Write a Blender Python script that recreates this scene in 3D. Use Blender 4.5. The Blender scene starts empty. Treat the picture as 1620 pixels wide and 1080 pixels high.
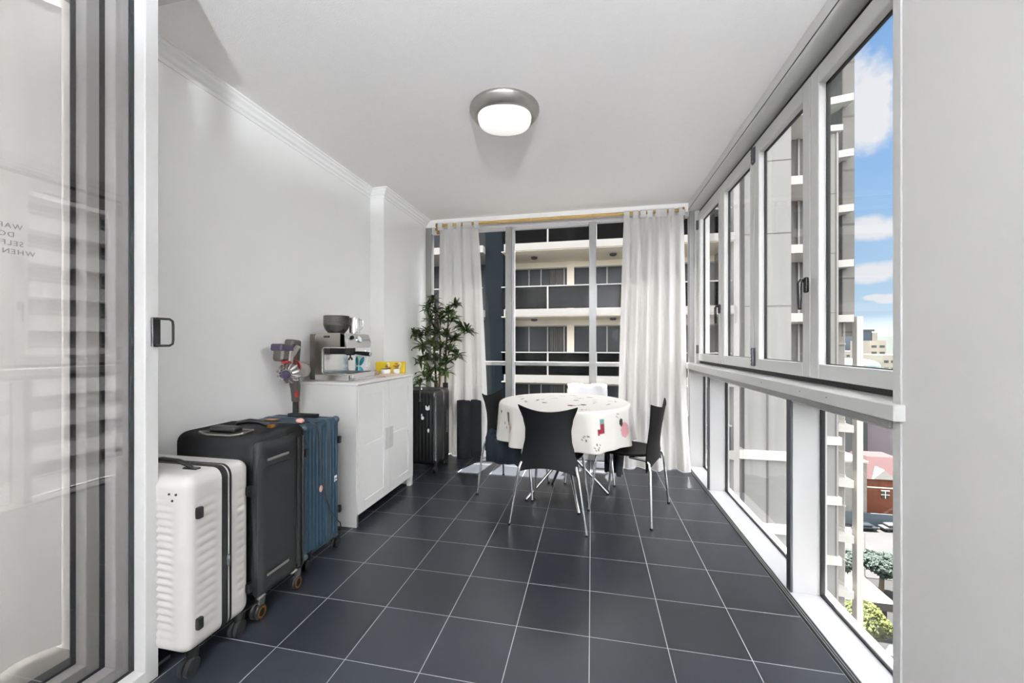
import bpy, math, random
from mathutils import Vector, Matrix, noise
random.seed(7)
C = bpy.context.scene.collection
PI = math.pi
sin, cos, hyp = math.sin, math.cos, math.hypot

# ------------------------------------------------------------------ materials
def lin(h):
    if isinstance(h, str):
        h = h.lstrip('#'); c = [int(h[i:i+2], 16)/255 for i in (0, 2, 4)]
    else: c = [v/255 for v in h]
    return tuple(v/12.92 if v <= .04045 else ((v+.055)/1.055)**2.4 for v in c) + (1,)

def nodes(name):
    m = bpy.data.materials.new(name); m.use_nodes = True
    nt = m.node_tree; nt.nodes.clear()
    return m, nt, nt.nodes, nt.links

def mat(name, col, rough=.5, metal=0, var=.06, scale=12, bump=0, bscale=200, stretch=None, spec=.5,
        trans=0, ior=1.45, sheen=0, coat=0, emit=None, estr=0):
    m, nt, N, L = nodes(name)
    out = N.new('ShaderNodeOutputMaterial'); b = N.new('ShaderNodeBsdfPrincipled')
    L.new(b.outputs[0], out.inputs[0])
    tc = N.new('ShaderNodeTexCoord'); mp = N.new('ShaderNodeMapping')
    L.new(tc.outputs['Object'], mp.inputs[0])
    if stretch: mp.inputs['Scale'].default_value = stretch
    nz = N.new('ShaderNodeTexNoise'); nz.inputs['Scale'].default_value = scale; nz.inputs['Detail'].default_value = 4
    L.new(mp.outputs[0], nz.inputs['Vector'])
    r = N.new('ShaderNodeValToRGB')
    c = lin(col)
    r.color_ramp.elements[0].position = .3; r.color_ramp.elements[1].position = .7
    r.color_ramp.elements[0].color = tuple(min(1, v*(1-var)) for v in c[:3])+(1,)
    r.color_ramp.elements[1].color = tuple(min(1, v*(1+var)) for v in c[:3])+(1,)
    L.new(nz.outputs['Fac'], r.inputs[0]); L.new(r.outputs[0], b.inputs['Base Color'])
    b.inputs['Roughness'].default_value = rough; b.inputs['Metallic'].default_value = metal
    b.inputs['Specular IOR Level'].default_value = spec
    b.inputs['IOR'].default_value = ior
    if trans: b.inputs['Transmission Weight'].default_value = trans
    if sheen: b.inputs['Sheen Weight'].default_value = sheen
    if coat: b.inputs['Coat Weight'].default_value = coat
    if emit:
        b.inputs['Emission Color'].default_value = lin(emit); b.inputs['Emission Strength'].default_value = estr
    if bump:
        n2 = N.new('ShaderNodeTexNoise'); n2.inputs['Scale'].default_value = bscale; n2.inputs['Detail'].default_value = 3
        L.new(mp.outputs[0], n2.inputs['Vector'])
        bp = N.new('ShaderNodeBump'); bp.inputs['Strength'].default_value = bump; bp.inputs['Distance'].default_value = .002
        L.new(n2.outputs['Fac'], bp.inputs['Height']); L.new(bp.outputs[0], b.inputs['Normal'])
    return m

def glass(name, tint='#ffffff', ior=1.5, rough=0.0, dens=1.0):
    """thin pane: transparent mixed with a mirror by Fresnel"""
    m, nt, N, L = nodes(name)
    out = N.new('ShaderNodeOutputMaterial'); mx = N.new('ShaderNodeMixShader')
    t = N.new('ShaderNodeBsdfTransparent'); g = N.new('ShaderNodeBsdfGlossy')
    lw = N.new('ShaderNodeLayerWeight'); lw.inputs[0].default_value = .5
    pw = N.new('ShaderNodeMath'); pw.operation = 'POWER'; L.new(lw.outputs['Facing'], pw.inputs[0]); pw.inputs[1].default_value = 5
    f = N.new('ShaderNodeMath'); f.operation = 'MULTIPLY_ADD'; L.new(pw.outputs[0], f.inputs[0])
    f0 = ((ior-1)/(ior+1))**2; f.inputs[1].default_value = 1-f0; f.inputs[2].default_value = f0
    t.inputs[0].default_value = lin(tint); g.inputs['Roughness'].default_value = rough
    L.new(f.outputs[0], mx.inputs[0]); L.new(t.outputs[0], mx.inputs[1]); L.new(g.outputs[0], mx.inputs[2])
    L.new(mx.outputs[0], out.inputs[0])
    return m

def fabric_translucent(name, col, tr=.35, var=.02):
    m, nt, N, L = nodes(name)
    out = N.new('ShaderNodeOutputMaterial'); mx = N.new('ShaderNodeMixShader')
    d = N.new('ShaderNodeBsdfDiffuse'); t = N.new('ShaderNodeBsdfTranslucent')
    tc = N.new('ShaderNodeTexCoord'); nz = N.new('ShaderNodeTexNoise'); nz.inputs['Scale'].default_value = 9
    L.new(tc.outputs['Object'], nz.inputs['Vector'])
    r = N.new('ShaderNodeValToRGB'); c = lin(col)
    r.color_ramp.elements[0].color = tuple(v*(1-var) for v in c[:3])+(1,)
    r.color_ramp.elements[1].color = tuple(min(1, v*(1+var)) for v in c[:3])+(1,)
    L.new(nz.outputs['Fac'], r.inputs[0])
    L.new(r.outputs[0], d.inputs[0]); L.new(r.outputs[0], t.inputs[0]); mx.inputs[0].default_value = tr
    L.new(d.outputs[0], mx.inputs[1]); L.new(t.outputs[0], mx.inputs[2]); L.new(mx.outputs[0], out.inputs[0])
    return m

def tile_material():
    m, nt, N, L = nodes('slate_tiles')
    out = N.new('ShaderNodeOutputMaterial'); b = N.new('ShaderNodeBsdfPrincipled'); L.new(b.outputs[0], out.inputs[0])
    tc = N.new('ShaderNodeTexCoord'); sp = N.new('ShaderNodeSeparateXYZ'); L.new(tc.outputs['Object'], sp.inputs[0])
    def M(op, a, bb=None, c=None):
        n = N.new('ShaderNodeMath'); n.operation = op
        for i, v in enumerate((a, bb, c)):
            if v is None: continue
            if isinstance(v, (int, float)): n.inputs[i].default_value = v
            else: L.new(v, n.inputs[i])
        return n.outputs[0]
    T = .3035
    def axis(o, off):
        t = M('DIVIDE', M('SUBTRACT', o, off), T)
        fl = M('FLOOR', t); fr = M('FRACT', t)
        dd = M('SUBTRACT', .5, M('ABSOLUTE', M('SUBTRACT', fr, .5)))     # distance to nearest line, tile units
        return fl, dd
    fx, dx = axis(sp.outputs[0], -.009); fy, dy = axis(sp.outputs[1], 1.931)
    gx = M('LESS_THAN', dx, .0052); gy = M('LESS_THAN', dy, .0045)
    g = M('MAXIMUM', gx, gy)
    cb = N.new('ShaderNodeCombineXYZ'); L.new(fx, cb.inputs[0]); L.new(fy, cb.inputs[1])
    wn = N.new('ShaderNodeTexWhiteNoise'); wn.noise_dimensions = '3D'; L.new(cb.outputs[0], wn.inputs['Vector'])
    nz = N.new('ShaderNodeTexNoise'); nz.inputs['Scale'].default_value = 5; nz.inputs['Detail'].default_value = 6; nz.inputs['Roughness'].default_value = .65
    L.new(tc.outputs['Object'], nz.inputs['Vector'])
    sum_ = M('ADD', M('MULTIPLY', wn.outputs['Value'], .35), M('MULTIPLY', nz.outputs['Fac'], .65))
    r = N.new('ShaderNodeValToRGB')
    r.color_ramp.elements[0].position = .25; r.color_ramp.elements[1].position = .75
    r.color_ramp.elements[0].color = lin('#191c21'); r.color_ramp.elements[1].color = lin('#262a31')
    L.new(sum_, r.inputs[0])
    # pale scuffs
    n3 = N.new('ShaderNodeTexNoise'); n3.inputs['Scale'].default_value = 16; n3.inputs['Detail'].default_value = 9; n3.inputs['Roughness'].default_value = .75
    L.new(tc.outputs['Object'], n3.inputs['Vector'])
    sc = N.new('ShaderNodeMapRange'); sc.inputs['From Min'].default_value = .66; sc.inputs['From Max'].default_value = .82
    sc.inputs['To Max'].default_value = .35; L.new(n3.outputs['Fac'], sc.inputs['Value'])
    m1 = N.new('ShaderNodeMixRGB'); L.new(sc.outputs[0], m1.inputs[0]); L.new(r.outputs[0], m1.inputs[1]); m1.inputs[2].default_value = lin('#8f9299')
    m2 = N.new('ShaderNodeMixRGB'); L.new(g, m2.inputs[0]); L.new(m1.outputs[0], m2.inputs[1]); m2.inputs[2].default_value = lin('#b3b4b4')
    L.new(m2.outputs[0], b.inputs['Base Color'])
    rr = M('ADD', .30, M('MULTIPLY', nz.outputs['Fac'], .12)); rr = M('MAXIMUM', rr, M('MULTIPLY', g, .8))
    L.new(rr, b.inputs['Roughness'])
    b.inputs['IOR'].default_value = 1.6
    h = M('ADD', M('MULTIPLY', g, -1.0), M('MULTIPLY', nz.outputs['Fac'], .25))
    bp = N.new('ShaderNodeBump'); bp.inputs['Strength'].default_value = .25; bp.inputs['Distance'].default_value = .001
    L.new(h, bp.inputs['Height']); L.new(bp.outputs[0], b.inputs['Normal'])
    return m

def attr_material(name, attr='Col', rough=.8, tr=0):
    m, nt, N, L = nodes(name)
    out = N.new('ShaderNodeOutputMaterial'); b = N.new('ShaderNodeBsdfPrincipled'); L.new(b.outputs[0], out.inputs[0])
    a = N.new('ShaderNodeAttribute'); a.attribute_name = attr; L.new(a.outputs['Color'], b.inputs['Base Color'])
    b.inputs['Roughness'].default_value = rough; b.inputs['Specular IOR Level'].default_value = .3
    return m

MT = {}
MT['tiles'] = tile_material()
MT['ceiling'] = mat('ceiling_paint', '#edebe9', .9, var=.012, scale=30, bump=.5, bscale=160)
MT['wall'] = mat('wall_paint', '#e8e8e6', .75, var=.008, scale=3, bump=.05, bscale=90)
MT['greywall'] = mat('grey_wall_paint', '#d6d5d3', .8, var=.01, scale=3)
MT['trim'] = mat('trim_paint', '#e8e8e6', .6, var=.01)
MT['alu'] = mat('aluminium_white', '#c9c9c7', .42, var=.015, scale=6)
MT['alug'] = mat('aluminium_grey', '#8f8f8e', .35, metal=.3, var=.03, scale=6)
MT['alud'] = mat('aluminium_dark', '#55565a', .4, metal=.5, var=.05)
MT['alur'] = mat('aluminium_reveal', '#b4b4b3', .45, var=.01)
MT['sillw'] = mat('sill_white', '#c2c2c4', .3, var=.01)
MT['gasket'] = mat('black_gasket', '#141516', .55, var=.1)
MT['glass'] = glass('clear_glass', '#fbfbfb', 1.2)
MT['doorglass'] = glass('tinted_door_glass', '#f1f0f0', 1.7)
MT['black'] = mat('black_plastic', '#131313', .42, var=.1)
MT['blacksoft'] = mat('black_rubber', '#0d0d0d', .6, var=.15)
MT['darkmetal'] = mat('dark_metal', '#2a2a2a', .35, metal=.7)
MT['chrome'] = mat('chrome', '#cfd0d1', .14, metal=1, var=.03)
MT['steel'] = mat('brushed_steel', '#b9b4ac', .28, metal=1, var=.05, scale=60, stretch=(1, 1, 30))
MT['steelb'] = mat('bright_steel', '#dedddb', .22, metal=.9, var=.03)
MT['cabinet'] = mat('cabinet_white', '#d9d8d5', .45, var=.01)
MT['cabhandle'] = mat('cabinet_handle_grey', '#bdbcba', .4, var=.02)
MT['curtain'] = fabric_translucent('white_curtain', '#dcdbd9', .25)
MT['sheer'] = fabric_translucent('sheer_curtain', '#f0f0ef', .45)
MT['bamboo'] = mat('bamboo', '#b99b5c', .45, var=.15, scale=30, stretch=(1, 8, 8))
MT['bronze'] = mat('aged_brass', '#a97c3c', .35, metal=.7, var=.15)
MT['wcase'] = mat('white_shell', '#bab8b4', .42, var=.01)
MT['bcase'] = mat('black_fabric', '#0c0c0c', .8, spec=.15, var=.12, scale=300, bump=.4, bscale=900)
MT['bcase2'] = mat('charcoal_fabric', '#191919', .8, spec=.15, var=.1, scale=300, bump=.3, bscale=900)
MT['blue'] = mat('blue_shell', '#263b49', .36, metal=.15, var=.05, scale=5)
MT['bluefr'] = mat('steel_blue_frame', '#44545f', .35, metal=.4, var=.04)
MT['bshell'] = mat('black_shell', '#0c0c0c', .28, var=.1)
MT['bfr'] = mat('gunmetal_frame', '#7a7a7a', .25, metal=.8)
MT['gold'] = mat('copper_ring', '#a5702c', .35, metal=.8)
MT['white'] = mat('white_plastic', '#e9e9e9', .4, var=.01)
MT['pink'] = mat('pink_fluff', '#d9a79a', .9, var=.2, scale=80)
MT['chair'] = mat('black_chair_plastic', '#080808', .5, var=.06, spec=.12)
MT['wood'] = mat('pale_wood', '#cdb9a5', .5, var=.15, scale=20, stretch=(1, 8, 1))
MT['yellow'] = mat('yellow_card', '#d8bf22', .45, var=.03)
MT['green'] = mat('bright_green', '#8aa03a', .6, var=.2)
MT['leafd'] = mat('leaf_dark', '#34421f', .42, var=.4, scale=14)
MT['leafm'] = mat('leaf_mid', '#4f6030', .42, var=.4, scale=14)
MT['cane'] = mat('cane_brown', '#5e5138', .8, var=.25, scale=40)
MT['pot'] = mat('dark_pot', '#2b2a29', .6)
MT['soil'] = mat('soil', '#2c231c', .95, var=.3, scale=60)
MT['mat'] = mat('yoga_mat_grey', '#111214', .85, spec=.15, var=.06, bump=.4, bscale=500)
MT['denim'] = mat('dark_denim', '#0b0f13', .95, spec=.1, var=.25, scale=90, bump=.5, bscale=700)
MT['wool'] = mat('black_cloth', '#151617', .95, var=.3, scale=60)
MT['whitecloth'] = mat('white_cloth', '#e3e3e6', .9, var=.01)
MT['lampglass'] = mat('opal_glass', '#ffffff', .3, var=0, emit='#fffdf6', estr=.2)
MT['fillglobe'] = mat('fill_globe', '#ffffff', .3, var=0, emit='#fbfcff', estr=2)  # globe of the added lamp behind the camera
MT['fillinner'] = mat('inner_fill_globe', '#ffffff', .3, var=0, emit='#fbfcff', estr=75)  # globe of the added lamp that brightens the inner room
MT['fillup'] = mat('fill_uplight', '#ffffff', .3, var=0, emit='#f4f7ff', estr=4500)  # strong upward fill of the added lamp, bounced off the ceiling
MT['satin'] = mat('satin_nickel', '#a9a7a2', .3, metal=.95, var=.05)
MT['purple'] = mat('purple_plastic', '#2a2238', .35, var=.1)
MT['red'] = mat('red_plastic', '#7d1f1f', .35, var=.05)
MT['nickel'] = mat('nickel_plastic', '#8d8983', .3, metal=.6, var=.1)
MT['browng'] = mat('brown_grey_plastic', '#4a4642', .4, metal=.3, var=.1)
MT['smoke'] = mat('smoked_plastic', '#4b4a48', .15, var=.1, trans=.35)
MT['clear'] = mat('clear_bin', '#b9b2aa', .12, var=.2, trans=.5)
MT['teal'] = mat('teal_print', '#17808a', .4, var=.15, scale=40)
MT['text_grey'] = mat('etched_letter', '#6f716f', .7, var=0)
MT['orange'] = mat('orange_bloom', '#b5431d', .6, var=.25, scale=60)
MT['reds'] = mat('succulent_red', '#8a3a2a', .5, var=.4, scale=60)
MT['succ'] = mat('succulent_green', '#5f7350', .5, var=.3, scale=60)
MT['cord'] = mat('dark_cord', '#1b1c1e', .5)
MT['whitecord'] = mat('white_cord', '#dedede', .5)

# exterior materials
def bands(name, col1, col2, scale, stretch): return mat(name, col1, .8, var=.08, scale=scale, stretch=stretch)
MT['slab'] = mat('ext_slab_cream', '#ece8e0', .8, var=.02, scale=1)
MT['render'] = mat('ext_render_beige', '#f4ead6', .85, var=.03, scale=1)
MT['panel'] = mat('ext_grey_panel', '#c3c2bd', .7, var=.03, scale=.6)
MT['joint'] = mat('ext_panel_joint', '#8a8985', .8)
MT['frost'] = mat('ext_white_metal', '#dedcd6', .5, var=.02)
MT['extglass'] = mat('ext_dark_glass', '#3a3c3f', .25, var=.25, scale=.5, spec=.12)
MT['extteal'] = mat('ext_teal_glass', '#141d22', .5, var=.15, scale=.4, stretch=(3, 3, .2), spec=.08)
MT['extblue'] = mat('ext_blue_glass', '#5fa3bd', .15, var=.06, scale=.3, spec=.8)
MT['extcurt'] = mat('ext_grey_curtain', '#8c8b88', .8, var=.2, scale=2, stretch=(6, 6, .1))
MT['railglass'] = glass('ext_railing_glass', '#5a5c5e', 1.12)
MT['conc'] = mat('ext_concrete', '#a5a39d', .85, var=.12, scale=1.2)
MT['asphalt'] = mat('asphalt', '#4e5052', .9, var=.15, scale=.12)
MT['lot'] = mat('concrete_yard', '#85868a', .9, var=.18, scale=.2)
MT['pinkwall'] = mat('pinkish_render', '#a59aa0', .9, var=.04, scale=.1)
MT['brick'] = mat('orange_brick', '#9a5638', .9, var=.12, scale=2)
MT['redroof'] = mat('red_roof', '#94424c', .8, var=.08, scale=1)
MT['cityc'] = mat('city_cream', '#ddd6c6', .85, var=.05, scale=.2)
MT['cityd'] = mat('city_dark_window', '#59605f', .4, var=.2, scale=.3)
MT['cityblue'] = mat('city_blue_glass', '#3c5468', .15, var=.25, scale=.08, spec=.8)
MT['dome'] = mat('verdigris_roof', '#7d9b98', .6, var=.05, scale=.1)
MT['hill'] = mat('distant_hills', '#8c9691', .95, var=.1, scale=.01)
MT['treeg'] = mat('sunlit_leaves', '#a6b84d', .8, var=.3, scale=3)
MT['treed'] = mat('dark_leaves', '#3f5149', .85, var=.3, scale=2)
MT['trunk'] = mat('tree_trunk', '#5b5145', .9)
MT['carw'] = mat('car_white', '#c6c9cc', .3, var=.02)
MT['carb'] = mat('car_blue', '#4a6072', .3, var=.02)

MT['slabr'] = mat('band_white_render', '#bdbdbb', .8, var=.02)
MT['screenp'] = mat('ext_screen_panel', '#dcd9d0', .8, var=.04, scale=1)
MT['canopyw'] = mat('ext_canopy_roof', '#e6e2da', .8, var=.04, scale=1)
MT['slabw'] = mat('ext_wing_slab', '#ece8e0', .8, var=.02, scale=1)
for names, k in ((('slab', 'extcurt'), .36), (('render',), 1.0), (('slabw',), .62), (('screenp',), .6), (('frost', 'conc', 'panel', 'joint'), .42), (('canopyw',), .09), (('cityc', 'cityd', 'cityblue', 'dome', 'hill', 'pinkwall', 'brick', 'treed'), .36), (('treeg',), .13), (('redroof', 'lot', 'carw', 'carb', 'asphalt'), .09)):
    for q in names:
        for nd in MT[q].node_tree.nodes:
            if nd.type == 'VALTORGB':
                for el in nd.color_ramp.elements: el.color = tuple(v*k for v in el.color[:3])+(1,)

# ------------------------------------------------------------------ mesh builder
class MB:
    def __init__(s): s.v = []; s.f = []; s.mi = []; s.cur = 0; s.cols = None
    def add(s, vs, fs):
        o = len(s.v); s.v += [tuple(v) for v in vs]
        for f in fs: s.f.append(tuple(i+o for i in f)); s.mi.append(s.cur)
        return s
    def box(s, x0, x1, y0, y1, z0, z1, b=0):
        if x0 > x1: x0, x1 = x1, x0
        if y0 > y1: y0, y1 = y1, y0
        if z0 > z1: z0, z1 = z1, z0
        if b <= 0:
            vs = [(x, y, z) for z in (z0, z1) for y in (y0, y1) for x in (x0, x1)]
            return s.add(vs, [(0, 2, 3, 1), (4, 5, 7, 6), (0, 1, 5, 4), (2, 6, 7, 3), (0, 4, 6, 2), (1, 3, 7, 5)])
        return s.obox(((x0+x1)/2, (y0+y1)/2, (z0+z1)/2), (x1-x0, y1-y0, z1-z0), None, b)
    def obox(s, c, size, R=None, b=0.0):
        hx, hy, hz = [q/2 for q in size]; b = min(b, hx*.95, hy*.95, hz*.95)
        vs = []; idx = {}
        def V(p):
            k = tuple(round(q, 6) for q in p)
            if k not in idx: idx[k] = len(vs); vs.append(Vector(p))
            return idx[k]
        fs = []
        H = (hx, hy, hz)
        def P(sg, ax):       # corner vertex lying on face of axis ax
            return V([sg[i]*(H[i] if i == ax else H[i]-b) for i in range(3)])
        sg4 = [(-1, -1), (1, -1), (1, 1), (-1, 1)]
        for ax in range(3):
            o = [i for i in range(3) if i != ax]
            for sd in (-1, 1):
                q = []
                for a, c2 in sg4:
                    g = [0, 0, 0]; g[ax] = sd; g[o[0]] = a; g[o[1]] = c2; q.append(P(g, ax))
                fs.append(q)
        if b > 0:
            for ax in range(3):   # edges along ax
                o = [i for i in range(3) if i != ax]
                for a, c2 in sg4:
                    g0 = [0, 0, 0]; g0[ax] = -1; g0[o[0]] = a; g0[o[1]] = c2
                    g1 = list(g0); g1[ax] = 1
                    fs.append([P(g0, o[0]), P(g1, o[0]), P(g1, o[1]), P(g0, o[1])])
            for x in (-1, 1):
                for y in (-1, 1):
                    for z in (-1, 1): fs.append([P((x, y, z), 0), P((x, y, z), 1), P((x, y, z), 2)])
        out = []
        for f in fs:                                   # orient outwards
            cc = sum((vs[i] for i in f), Vector())/len(f)
            n = (vs[f[1]]-vs[f[0]]).cross(vs[f[2]]-vs[f[0]])
            out.append(tuple(f) if n.dot(cc) > 0 else tuple(reversed(f)))
        R = R or Matrix.Identity(3); c = Vector(c)
        return s.add([c+R@v for v in vs], out)
    def tube(s, pts, r, seg=10, caps=True, closed=False):
        pts = [Vector(p) for p in pts]; n = len(pts)
        rr = r if isinstance(r, (list, tuple)) else [r]*n
        d0 = (pts[1]-pts[0]).normalized(); up = Vector((0, 0, 1)) if abs(d0.z) < .9 else Vector((1, 0, 0))
        a = d0.cross(up).normalized(); vs = []; prev = d0
        for i, p in enumerate(pts):
            if closed: d = (pts[(i+1) % n]-pts[i-1]).normalized()
            elif i == 0: d = d0
            elif i == n-1: d = (pts[-1]-pts[-2]).normalized()
            else: d = ((pts[i+1]-p).normalized()+(p-pts[i-1]).normalized()).normalized()
            a = (a-d*a.dot(d)).normalized(); b = d.cross(a)
            for k in range(seg):
                t = 2*PI*k/seg; vs.append(p+(a*cos(t)+b*sin(t))*rr[i])
        fs = []
        m = n if closed else n-1
        for i in range(m):
            for k in range(seg):
                j = (i+1) % n; k2 = (k+1) % seg
                fs.append((i*seg+k, i*seg+k2, j*seg+k2, j*seg+k))
        if caps and not closed:
            fs.append(tuple(reversed(range(seg)))); fs.append(tuple((n-1)*seg+k for k in range(seg)))
        return s.add(vs, fs)
    def cyl(s, p0, p1, r0, r1=None, seg=20): return s.tube([p0, p1], [r0, r1 if r1 is not None else r0], seg)
    def lathe(s, prof, c=(0, 0, 0), axis=(0, 0, 1), seg=32, caps=True):
        c = Vector(c); w = Vector(axis).normalized(); u = w.orthogonal().normalized(); v = w.cross(u)
        vs = []
        for r, h in prof:
            for k in range(seg):
                t = 2*PI*k/seg; vs.append(c+w*h+(u*cos(t)+v*sin(t))*r)
        fs = []
        n = len(prof)
        for i in range(n-1):
            for k in range(seg):
                k2 = (k+1) % seg; fs.append((i*seg+k, i*seg+k2, (i+1)*seg+k2, (i+1)*seg+k))
        if caps:
            fs.append(tuple(reversed(range(seg)))); fs.append(tuple((n-1)*seg+k for k in range(seg)))
        return s.add(vs, fs)
    def prism(s, poly, ax, a0, a1):
        """poly: 2D points in the two other axes (in order), extruded on axis ax"""
        def P(q, a):
            l = list(q); l.insert(ax, a); return tuple(l)
        n = len(poly)
        vs = [P(q, a0) for q in poly]+[P(q, a1) for q in poly]
        fs = [(i, (i+1) % n, n+(i+1) % n, n+i) for i in range(n)]
        fs += [tuple(reversed(range(n))), tuple(range(n, 2*n))]
        return s.add(vs, fs)
    def sphere(s, c, r, seg=14, sc=(1, 1, 1)):
        c = Vector(c); vs = []; m = seg//2
        for i in range(1, m):
            for k in range(seg):
                a = PI*i/m; t = 2*PI*k/seg
                vs.append(c+Vector((r*sc[0]*sin(a)*cos(t), r*sc[1]*sin(a)*sin(t), r*sc[2]*cos(a))))
        vs += [c+Vector((0, 0, r*sc[2])), c-Vector((0, 0, r*sc[2]))]; nn = (m-1)*seg
        fs = []
        for i in range(m-2):
            for k in range(seg):
                k2 = (k+1) % seg; fs.append((i*seg+k, (i+1)*seg+k, (i+1)*seg+k2, i*seg+k2))
        for k in range(seg):
            k2 = (k+1) % seg; fs.append((nn, k, k2)); fs.append((nn+1, (m-2)*seg+k2, (m-2)*seg+k))
        return s.add(vs, fs)
    def rbox(s, lo, hi, r, n=(24, 24, 24), disp=None):
        lo = Vector(lo); hi = Vector(hi); c = (lo+hi)/2; h = (hi-lo)/2
        r = min(r, min(h)*.98); inner = h-Vector((r, r, r))
        for ax in range(3):
            o = [i for i in range(3) if i != ax]
            for sd in (-1, 1):
                A, B = n[o[0]], n[o[1]]; vs = []
                def coord(i, cnt, hh):
                    # denser near the rounded ends
                    return -hh+2*hh*i/cnt
                for i in range(A+1):
                    for j in range(B+1):
                        p = Vector((0, 0, 0)); p[ax] = sd*h[ax]
                        p[o[0]] = coord(i, A, h[o[0]]); p[o[1]] = coord(j, B, h[o[1]])
                        q = Vector([max(-inner[k], min(inner[k], p[k])) for k in range(3)])
                        d = (p-q)
                        nn = d.normalized() if d.length > 1e-9 else Vector([sd if k == ax else 0 for k in range(3)])
                        P = q+nn*r
                        if disp: P = P+nn*disp(P+c, nn)
                        vs.append(P+c)
                fs = []
                e = [0, 0, 0]; e1 = [0, 0, 0]; e[o[0]] = 1; e1[o[1]] = 1
                flip = Vector(e).cross(Vector(e1))[ax]*sd < 0
                for i in range(A):
                    for j in range(B):
                        f = (i*(B+1)+j, (i+1)*(B+1)+j, (i+1)*(B+1)+j+1, i*(B+1)+j+1)
                        fs.append(tuple(reversed(f)) if flip else f)
                s.add(vs, fs)
        s.merge = True
        return s
    def grid(s, fn, nu, nv, closeu=False):
        vs = [fn(i/nu, j/nv) for i in range(nu+(0 if closeu else 1)) for j in range(nv+1)]
        fs = []
        m = nu if closeu else nu+1
        for i in range(nu):
            for j in range(nv):
                a = i*(nv+1)+j; b = ((i+1) % m)*(nv+1)+j
                fs.append((a, b, b+1, a+1))
        return s.add(vs, fs)
    def shell(s, fn, nu, nv, t):
        """closed slab of thickness t on the surface fn(u,v)"""
        P = [[Vector(fn(i/nu, j/nv)) for j in range(nv+1)] for i in range(nu+1)]
        top = []; bot = []
        for i in range(nu+1):
            for j in range(nv+1):
                du = P[min(i+1, nu)][j]-P[max(i-1, 0)][j]; dv = P[i][min(j+1, nv)]-P[i][max(j-1, 0)]
                n = du.cross(dv).normalized()
                top.append(P[i][j]+n*t/2); bot.append(P[i][j]-n*t/2)
        w = nv+1; K = len(top); fs = []
        for i in range(nu):
            for j in range(nv):
                a = i*w+j; fs.append((a, a+w, a+w+1, a+1)); fs.append((K+a, K+a+1, K+a+w+1, K+a+w))
        for i in range(nu):
            a = i*w; fs.append((a, K+a, K+a+w, a+w)); a = i*w+nv; fs.append((a, a+w, K+a+w, K+a))
        for j in range(nv):
            a = j; fs.append((a, a+1, K+a+1, K+a)); a = nu*w+j; fs.append((a, K+a, K+a+1, a+1))
        return s.add(top+bot, fs)
    def obj(s, name, m, parent=None, local=False, smooth=35, cols=None):
        me = bpy.data.meshes.new(name)
        vs = s.v
        if parent is not None and not local:
            inv = wmat(parent).inverted(); vs = [tuple(inv@Vector(v)) for v in vs]
        org = None
        if parent is None:      # origin at the base centre
            xs = [v[0] for v in vs]; ys = [v[1] for v in vs]; zs = [v[2] for v in vs]
            if name == 'floor': org = Vector((0, 0, 0))
            else: org = Vector(((min(xs)+max(xs))/2, (min(ys)+max(ys))/2, min(zs)))
            vs = [(v[0]-org.x, v[1]-org.y, v[2]-org.z) for v in vs]
        me.from_pydata(vs, [], s.f)
        ms = m if isinstance(m, (list, tuple)) else [m]
        for q in ms: me.materials.append(MT[q] if isinstance(q, str) else q)
        if len(ms) > 1:
            me.polygons.foreach_set('material_index', s.mi)
        me.update()
        import bmesh
        b = bmesh.new(); b.from_mesh(me)
        if getattr(s, 'merge', False): bmesh.ops.remove_doubles(b, verts=b.verts, dist=1e-5)
        bmesh.ops.recalc_face_normals(b, faces=b.faces)
        b.to_mesh(me); b.free()
        if smooth:
            me.shade_smooth(); me.set_sharp_from_angle(angle=math.radians(smooth))
        o = bpy.data.objects.new(name, me); C.objects.link(o)
        if org is not None: o.location = org
        if parent is not None: o.parent = parent
        return o

def wmat(o):
    m = Matrix.Translation(o.location) @ o.rotation_euler.to_matrix().to_4x4()
    return wmat(o.parent) @ m if o.parent else m

def tag(o, label=None, cat=None, group=None, kind=None):
    if label: o['label'] = label
    if cat: o['category'] = cat
    if group: o['group'] = group
    if kind: o['kind'] = kind
    return o
def thing(name, label, cat, loc=(0, 0, 0), rotz=0, group=None, kind=None):
    o = bpy.data.objects.new(name, None); C.objects.link(o); o.empty_display_size = .1
    o.location = loc; o.rotation_euler = (0, 0, rotz)
    return tag(o, label, cat, group, kind)
def struct(name, label=None, loc=(0, 0, 0), cat=None): return thing(name, label, cat, loc, kind='structure')
def copy_tree(o, parent=None):
    c = o.copy(); C.objects.link(c)
    if parent is not None: c.parent = parent
    for ch in [q for q in bpy.data.objects if q.parent == o]: copy_tree(ch, c)
    return c
def text_mesh(body, size, name, m, parent, Mx, align='CENTER', extrude=.0003, local=False, spacing=1.0):
    cu = bpy.data.curves.new(name, 'FONT'); cu.body = body; cu.size = size; cu.extrude = extrude
    cu.align_x = align; cu.align_y = 'CENTER'; cu.space_character = spacing; cu.resolution_u = 3
    t = bpy.data.objects.new('tmp_text', cu); C.objects.link(t)
    me = bpy.data.meshes.new_from_object(t.evaluated_get(bpy.context.evaluated_depsgraph_get()))
    bpy.data.objects.remove(t)
    M2 = Mx if (local or parent is None) else wmat(parent).inverted() @ Mx
    me.transform(M2); me.materials.clear(); me.materials.append(MT[m])
    me.name = name
    o = bpy.data.objects.new(name, me); C.objects.link(o)
    if parent is not None: o.parent = parent
    return o
def rotm(ax, ay, az): # columns
    return Matrix((ax, ay, az)).transposed()

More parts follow.
